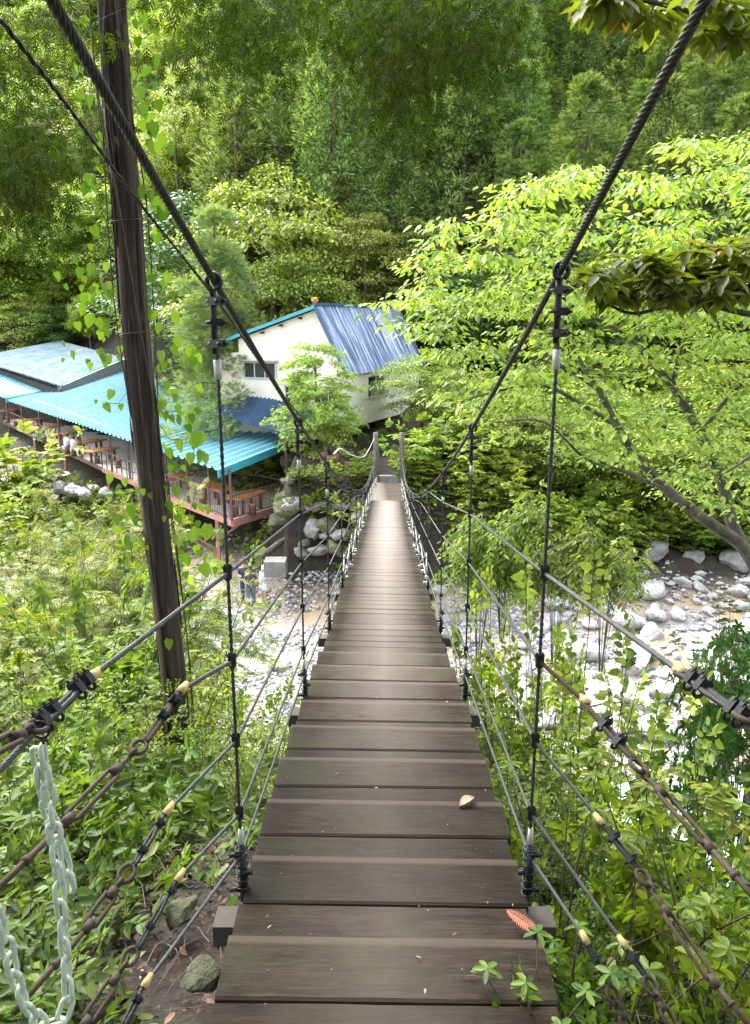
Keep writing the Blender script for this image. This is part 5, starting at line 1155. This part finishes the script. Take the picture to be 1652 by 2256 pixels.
R1_ = [(3, 1120, 1330, 7.0), (1, 1120, 1420, 6.0), (3, 1200, 1380, 6.2), (1, 1280, 1440, 6.4), (3, 1130, 1500, 5.0), (1, 1230, 1540, 5.0), (3, 1330, 1580, 5.2), (0, 1420, 1650, 5.0), (3, 1150, 1640, 4.0), (1, 1250, 1690, 4.0), (3, 1350, 1740, 4.0),
       (0, 1480, 1720, 4.4), (3, 1140, 1790, 3.3), (0, 1560, 1660, 4.8), (1, 1640, 1700, 4.4), (3, 1450, 1850, 3.4), (1, 1560, 1850, 3.6), (0, 1640, 1880, 3.2), (3, 1330, 1900, 3.0), (3, 1100, 1560, 5.0), (1, 1480, 2000, 2.8), (0, 1620, 2060, 2.7), (3, 1180, 1860, 3.3), (3, 1260, 1960, 3.0), (1, 1330, 2080, 2.8), (0, 1560, 2130, 2.6), (1, 1640, 1960, 3.1), (3, 1500, 1920, 3.3), (1, 1380, 1800, 3.8), (3, 1190, 1460, 5.7), (1, 1160, 1370, 6.8), (3, 1310, 1500, 5.8), (3, 1210, 1600, 4.6), (1, 1270, 1640, 4.7), (3, 1390, 1640, 4.9)]
for k_, x, yt, Y in R1_:
    if Y < 4.1: place(ns2, 2.6, x, yt, Y, 'darker green leafy shrub close to the right stays', 'shrub', 'dark leafy shrubs by the right stays', .72)
    else: near(k_, x, yt, Y, 'spring green leafy shrub growing on the near bank right of the bridge', gr_, .40 if (Y > 5.5 and x < 1250) else .72)
# drooping large leafed shrub at mid distance on the right
dl = shrub(4.2, 11, 1.25, 16, 11, .19, 'L_mid', T_OVAL, 'drooping_shrub', low=.55, droop=.9)
for x, yt, Y, lb in ((1065, 1110, 13, 'tall drooping leafed shrub beside the right of the deck'), (1120, 1040, 12.5, 'drooping leafed shrub between the nearest right hangers'), (1240, 1110, 12.5, 'drooping leafed shrub right of the nearest right hanger'), (1350, 1120, 12.5, 'drooping leafed shrub over the gravel, farthest right')):
    place(dl, 4.2, x, yt, Y, lb, 'shrub', 'drooping shrubs over the riverbed', 1.0, basez=U(x, yt, Y).z-2.7)
# feathery saplings on the left
fp = shrub(3.6, 8, 1.1, 18, 12, .20, 'L_olive', T_FROND, 'feathery_sapling', low=.2, droop=.5); fp2 = shrub(3.6, 8, 1.2, 18, 12, .17, 'L_mid', T_FROND, 'feathery_sapling', low=.2, droop=.6)
for k_, (x, yt, Y) in enumerate(((10, 1140, 10), (90, 1170, 9.5), (170, 1120, 10.5), (240, 1075, 11), (300, 1110, 10), (360, 1160, 9.5), (60, 1240, 8), (160, 1250, 8), (260, 1220, 8.5), (340, 1270, 8), (-20, 1300, 7.4), (210, 1180, 9))):
    place((fp, fp2)[k_ % 2], 3.6, x, yt, Y, 'feathery young conifer sapling leaning over the riverbed left of the bridge', 'sapling', 'feathery saplings left of the bridge', 1.05, basez=U(x, yt, Y).z-3.2-.3*(k_ % 3))
# rhododendron like whorls low on the right
rh = shrub(1.3, 8, .7, 6, 12, .085, 'L_glossy', T_OVAL, 'whorled_shrub', whorl=True, low=.35, droop=.45, gap=0)
for k_, (x, yt, Y) in enumerate(((1250, 1800, 2.6), (1490, 1790, 2.8), (1590, 1900, 2.5), (1400, 1960, 2.3))):
    place(rh, 1.3, x, yt, Y, 'shrub with drooping whorls of yellow green leaves beside the right stays', 'shrub', 'whorled leaf shrubs by the right stays', .9, basez=U(x, yt, Y).z-1.1)
st_ = shrub(.55, 7, .22, 5, 10, .055, 'L_shade', T_OVAL, 'small_shrub', whorl=True, low=.3, droop=.5)
for x, yt, Y, X_ in ((1262, 2085, 1.75, None), (1195, 2165, 1.56, None)):
    p = U(x, yt, Y); place(st_, .55, x, yt, Y, 'sprig of fresh leaves poking over the right edge of the nearest planks', 'shrub', 'leaf sprigs at the right deck edge', 1.0, basez=p.z-.38)
# dark laurel at the right edge
la = shrub(3.0, 9, .9, 12, 12, .12, 'L_deep', T_OVAL, 'laurel_bush', whorl=True, low=.2, droop=.1)
for x, yt, Y, lb in ((1640, 1270, 7.6, 'dark laurel bush at the right edge over the boulders'), (1600, 1420, 6.4, 'dark laurel bush at the right edge behind the first shackle'), (1690, 1330, 6.8, 'dark laurel bush, farthest right')):
    place(la, 3.0, x, yt, Y, lb, 'bush', 'dark laurels at the right edge', .8, basez=U(x, yt, Y).z-2.6)
# ------------------------------------------------------------ the near cedar with vines
TY = 5.3; tp = [(238, -420), (243, -150), (246, 0), (262, 260), (281, 460), (297, 700), (321, 950), (349, 1200), (383, 1500), (400, 1740), (405, 1850)]
P = smooth_path([U(x, y, TY) for x, y in tp], 8)
nc = empty('near_cedar', V((P[-1].x, TY, gz(P[-1].x, TY))), 'slim dark cedar trunk with climbing vines standing in front of the terrace', 'cedar')
P.append(V((P[-1].x+.02, TY, P[-1].z-1.2))); n = len(P); sides = 28; vs = []
for i, p in enumerate(P):
    rr = .082+.012*i/n
    for k in range(sides):
        a = 2*math.pi*k/sides; fl = 1+.05*noise.noise(V((math.cos(a)*5, math.sin(a)*5, p.z*.35)))+.035*math.sin(a*5+p.z*.3)
        vs.append(p+V((math.cos(a), math.sin(a), 0))*rr*fl)
m = MB(); m.add(vs, [(i*sides+k, i*sides+(k+1) % sides, (i+1)*sides+(k+1) % sides, (i+1)*sides+k) for i in range(n-1) for k in range(sides)]); m.build('trunk', M['cedar'], nc, True)
# peeling strips of bark
m = MB()
for _ in range(70):
    i = random.randrange(4, n-10); a = random.uniform(math.pi, 2*math.pi)+random.uniform(-.5,.5); L = random.randrange(3, 9); w0 = random.uniform(.006, .014); pts = []
    for j in range(L): q_ = P[min(i+j, n-2)]; pts.append(q_+V((math.cos(a), math.sin(a), 0))*(.086+.012*i/n+.006*random.random()))
    m.tube(pts, [w0*.3]+[w0*.6]*(L-2)+[w0*.2] if L > 2 else w0*.4, 5)
m.build('bark_strip', M['cedar'], nc)
# vine
VS = MB(); m = VS
for q_ in range(4):
    a0 = random.random()*6; path = []
    for i in range(0, n-4, 2): a = a0+i*.07*(1 if q_ % 2 else -1); path.append(P[i]+V((math.cos(a), math.sin(a), 0))*.128)
    m.tube(smooth_path(path, 2), .0045, 5)
for (a, b) in (((470, 840), (640, 790)),): pass
for k in range(2):
    y_ = 470+k*230+random.uniform(-50,50); i = int(np.argmin([abs(q_.z-U(280, y_, TY).z) for q_ in P])); c = P[i]
    m.tube([c+V((-.13,-.02,.0)), c+V((-.03,-.14,-.01)), c+V((.08,-.13,.0)), c+V((.14,-.03,.02))], .003, 4)
m.tube(smooth_path([P[18]+V((-.12,-.05,0)), P[18]+V((-.20,-.05,-.2)), P[18]+V((-.17,-.05,-.5)), P[18]+V((-.09,-.08,-.7))], 5), .0028, 4)
Pv, Dv, Nv, Sv = [], [], [], []
def vleaf(x, y, Y, s_, d_=None):
    p = U(x, y, Y); Pv.append(p); Dv.append(V((random.uniform(-.5,.5), random.uniform(-.4,.1), -1)) if d_ is None else d_); Nv.append(V((random.uniform(-.7,.7), -1, random.uniform(.0,.9)))); Sv.append(s_)
VT = VS
def tx(y): return float(np.interp(y, [q_[1] for q_ in tp], [q_[0] for q_ in tp]))
for (x0, x1, y0, y1, nn, s0) in ((-90, -38, -20, 160, 14, .12), (-95, -40, 180, 620, 30, .13), (-110, -36, 600, 900, 40, .10), (36, 95, -20, 340, 46, .125), (38, 110, 300, 560, 22, .13), (38, 90, 560, 760, 18, .10), (-170, -36, 560, 800, 60, .085), (36, 130, 760, 930, 60, .095), (30, 130, 900, 1040, 34, .12), (34, 130, 1040, 1330, 44, .13), (-90, -34, 1020, 1240, 26, .12), (-30, 34, 1060, 1420, 12, .10)):
    for _ in range(int(nn*.6)):
        y_ = random.uniform(y0, y1); c = tx(y_); x_ = c+random.uniform(x0, x1); Y_ = TY+random.uniform(-.35, .45) if abs(x_-c) > 34 else TY-.16
        vleaf(x_, y_, Y_, s0*random.uniform(.35, .9))
        if random.random() < .45 and 34 < abs(x_-c) < 85: a = V(Pv[-1]); b_ = U(c+math.copysign(30, x_-c), y_-30, TY); VT.tube([a, (a+b_)/2+V((0,0,-.05)), b_], .0022, 4, False)
VS.build('vine', M['stem'], nc, True)
leaf_obj('vine_leaves', Pv, Dv, Nv, np.array(Sv), T_HEART, M['L_vine'], nc)
# hanging boughs of cedar foliage across the top of the view
def boughs(root, regions, leafs, mat, Yr, bl, src, tpl=T_FROND, drop=1.0, rm=.012, name='bough'):
    T_ = []
    for (cx0, cy0, rx, ry, num) in regions:
        for _ in range(num):
            a = random.random()*6.28; r_ = math.sqrt(random.random()); T_.append(np.array(U(cx0+rx*r_*math.cos(a), cy0+ry*r_*math.sin(a), random.uniform(*Yr))))
    mb = MB(); [mb.tube([q_[0] for q_ in sg_], .012, 5) for sg_ in src_lines]; grow(mb, src, T_, rm, .0015, .10, 4); mb.build(name, M['soilbark'], root, True)
    Pp, Dd, Nn = [], [], []
    for t in T_:
        k = int(leafs*random.uniform(.5, 1.4)); q_ = rn(k, 3)*np.array([.10, .10, .11]); Pp.append(t+q_); Dd.append(np.stack([rn(k)*.45, rn(k)*.45, -drop*np.ones(k)+rn(k)*.35], 1)+q_*2.5); Nn.append(rn(k, 3)+np.array([0, -.6, .4]))
    Pp = np.concatenate(Pp); k = len(Pp); leaf_obj('foliage', Pp, np.concatenate(Dd), np.concatenate(Nn), bl*ru(.6, 1.3, k), tpl, M[mat], root)
s1_ = curve_nodes([V(P[0]), U(245, -300, 5.2), U(600, -330, 4.6), U(1000, -260, 4.4), U(1250, -200, 4.6)], .03, .015); s2_ = curve_nodes([V(P[0]), U(243, -120, 5.2), U(60, -60, 4.6), U(-150, 60, 4.2)], .03, .012); src = s1_+s2_; src_lines = [s1_, s2_]
boughs(nc, [(0, 200, 120, 110, 30), (60, 350, 90, 80, 50), (40, 420, 70, 40, 36), (110, 60, 90, 50, 14), (480, 20, 130, 50, 34), (560, 90, 90, 40, 22), (700, 20, 110, 50, 26), (860, 50, 90, 70, 60), (870, 160, 50, 70, 44), (880, 235, 25, 40, 14), (1020, 30, 100, 60, 56), (1050, 100, 70, 35, 26), (1140, 30, 50, 40, 7), (420, 140, 40, 40, 6)],
       14, 'L_nearcedar', (3.7, 5.0), .075, src)
# ------------------------------------------------------------ the big leafy tree on the right
TR = MB(); nodes = []
def L_(pts, Ys, r0, r1):
    P_ = [U(x, y, Y) for (x, y), Y in zip(pts, Ys)]; return limb(TR, P_, r0, r1, 10, .0)
nodes += L_([(1700, 1330), (1640, 1210), (1560, 1150), (1470, 1080), (1400, 1000), (1360, 940), (1320, 860), (1280, 800), (1245, 720)], [8.2, 8.3, 8.4, 8.5, 8.6, 8.7, 8.8, 9, 9.2], .080, .022)
nodes += L_([(1700, 1300), (1620, 1170), (1590, 1060), (1545, 960), (1480, 850), (1420, 780), (1350, 720), (1280, 690), (1150, 640)], [9.0, 9.1, 9.2, 9.3, 9.4, 9.4, 9.5, 9.5, 9.6], .085, .014)
nodes += L_([(1320, 860), (1240, 810), (1150, 785), (1060, 800)], [8.8, 8.6, 8.4, 8.2], .024, .006)
nodes += L_([(1360, 940), (1280, 890), (1200, 850), (1100, 860), (1000, 890)], [8.7, 8.4, 8.1, 7.9, 7.7], .026, .007)
nodes += L_([(1470, 1080), (1380, 1040), (1290, 1010), (1200, 930), (1090, 930)], [8.5, 8.1, 7.7, 7.4, 7.2], .024, .006)
nodes += L_([(1480, 850), (1520, 700), (1560, 560), (1600, 430)], [9.4, 9.2, 9.0, 8.8], .036, .008)
nodes += L_([(1420, 780), (1400, 640), (1330, 520), (1240, 430)], [9.4, 9.2, 9.0, 9.0], .034, .007)
nodes += L_([(1280, 690), (1180, 600), (1080, 540), (960, 520)], [9.5, 9.3, 9.1, 8.9], .035, .008)
nodes += L_([(1540, 960), (1600, 880), (1680, 800)], [9.3, 9.0, 8.8], .04, .012)
base = V((U(1700, 1330, 8.6).x+.3, 8.8, gz(4.6, 8.8)))
L0 = limb(TR, [base+V((0,0,-.3)), base+V((-.05,-.1,1.2)), U(1700, 1330, 8.2)], .14, .085); L0 = limb(TR, [base+V((.1,.1,-.3)), base+V((.15,.1,1.4)), U(1700, 1300, 9.0)], .14, .09)
bt = empty('leafy_tree', base, 'large light green leafy tree with forked grey limbs filling the right side', 'tree')
def in_crown(x, y):
    top = np.interp(x, [840, 900, 1000, 1100, 1200, 1300, 1400, 1500, 1600, 1760], [650, 590, 480, 400, 400, 370, 360, 330, 280, 300])
    bot = np.interp(x, [840, 905, 960, 1050, 1200, 1350, 1500, 1600, 1760], [690, 740, 860, 930, 980, 1030, 1100, 1130, 1150])
    top = top+70*noise.noise(V((x*.013, 0, 5)))+30*noise.noise(V((x*.05, 2, 5)))
    return top < y < bot and noise.noise(V((x*.013, y*.019, 9))) > -.12+.10*(y < 560)
T_ = []
while len(T_) < 1200:
    x, y = random.uniform(840, 1760), random.uniform(280, 1150)
    if not in_crown(x, y): continue
    lim = np.interp(y, [280, 650, 800, 1150], [.9, .7, .45, .30])
    if random.random() > lim: continue
    T_.append(np.array(U(x, y+10*noise.noise(V((x*.02, y*.02, 0))), random.uniform(7.3, 10.4) if x > 1000 else random.uniform(7.3, 9.3))))
dirs = grow(TR, nodes, T_, .018, .0022, .04, 4)
TR.build('limbs', M['barkgrey'], bt, True)
Pp, Dd, Nn = [], [], []
for t, dv in zip(T_, dirs):
    k = random.randint(9, 17); h = V((dv.x, dv.y, 0)); h = h.normalized() if h.length > .1 else V((1,0,0))
    for j in range(k):
        a = (j/k)*6.283+random.random()*.5; r_ = random.uniform(.04, .30); off = np.array([math.cos(a)*r_, math.sin(a)*r_, random.uniform(-.03, .03)-r_*.12]); Pp.append(t+off)
        Dd.append([math.cos(a), math.sin(a), random.uniform(-1.0, .15)]); Nn.append([random.gauss(0, .4), random.gauss(0, .4)-.15, 1])
Pp = np.array(Pp); leaf_obj('crown', Pp, Dd, Nn, .094*ru(.55, 1.25, len(Pp)), T_LEAF, M['L_lime'], bt)
# glossy branch coming in from the right
gb = empty('glossy_leaved_tree', V((3.2, 2.6, gz(3.2, 2.6))), 'tree at the right edge with drooping glossy yellow green leaves', 'tree')
m = MB(); nd = limb(m, [V((3.2, 2.6, gz(3.2, 2.6)-.3)), V((3.0, 2.9, -2.6)), V((2.5, 3.3, -.6)), U(1720, 700, 3.7), U(1700, 560, 3.8), U(1720, 300, 3.6), U(1700, 60, 3.2), U(1680, -100, 3.0)], .06, .03)
b1_ = limb(m, [U(1720, 700, 3.7), U(1640, 690, 3.65), U(1540, 668, 3.6), U(1470, 675, 3.5), U(1390, 690, 3.5), U(1320, 660, 3.5)], .016, .005)
b2_ = limb(m, [U(1700, 600, 3.75), U(1600, 590, 3.6), U(1500, 610, 3.5), U(1400, 640, 3.5)], .014, .004)
b3_ = limb(m, [U(1700, 60, 3.2), U(1600, 55, 3.0), U(1500, 20, 2.9), U(1360, -10, 2.8), U(1280, -15, 2.8)], .012, .004)
b4_ = limb(m, [U(1720, 960, 2.6), U(1660, 1000, 2.5), U(1600, 1040, 2.4)], .008, .003)
T_ = []
for (x0, x1, y0, y1, nn, Yr) in ((1300, 1380, 590, 660, 16, (3.3, 3.7)), (1370, 1480, 560, 650, 30, (3.3, 3.8)), (1450, 1660, 530, 660, 72, (3.3, 3.9)), (1580, 1680, 500, 560, 10, (3.4, 3.8)), (1290, 1420, -30, 40, 13, (2.7, 3.0)), (1420, 1660, -30, 80, 32, (2.7, 3.2))):
    for _ in range(nn): T_.append(np.array(U(random.uniform(x0, x1), random.uniform(y0, y1), random.uniform(*Yr))))
grow(m, b1_+b2_+b3_, T_, .006, .0022, .02, 4); m.build('branches', M['soilbark'], gb, True)
Pp, Dd, Nn, Ss = [], [], [], []
for t in T_:
    k = random.randint(6, 9); top_ = U(0, 80, 3).z; up_ = -.45 if t[2] > top_*1.0 else -.30
    for j in range(k):
        a = j/k*6.283+random.random()*.4; Pp.append(t+rn(3)*.008); Dd.append([math.cos(a), math.sin(a), random.uniform(up_-.8, up_+.65)]); Nn.append([math.cos(a)*.3+random.gauss(0,.2), math.sin(a)*.3+random.gauss(0,.2), 1]); Ss.append(random.uniform(.075, .125))
leaf_obj('leaves', Pp, Dd, Nn, Ss, T_OVAL, M['L_glossy'], gb)
# unseen trees over the camera, added with big crowns to shade the near planks
ov_ = broadleaf(12, 4.6, .50, 120, 150, .22, 'L_nearcedar', name='shade_cedar', flat=.35, rc=1.15, trunk='farbark')
for k_, (x, y, s_, lb) in enumerate(((-3.6, -3.2, .85, 'unseen dark cedar added for shade behind and left of the viewer'), (3.4, -3.4, .85, 'unseen dark cedar added for shade behind and right of the viewer'), (-.3, -5.6, .9, 'unseen dark cedar added for shade straight behind the viewer'), (-5.2, .9, .95, 'unseen tall cedar added left of the viewer to shade the near bank'), (5.4, .7, .95, 'unseen tall cedar added right of the viewer to shade the near bank'))):
    o = ov_ if ov_.name not in used else copy_tree(ov_); used.add(ov_.name); o.location = (x, y, min(-1.2, gz(x, y)-.2)+(.0 if abs(x) < 5 else 0)); o.scale = (s_, s_, s_ if abs(x) < 5 else s_*(1+max(0, -1.5-gz(x, y))/12)); o.rotation_euler = (0, 0, k_*2.0); tag(o, lb, 'cedar', 'cedars behind the viewer')
    if abs(x) > 5: o.location.z = gz(x, y)-.2
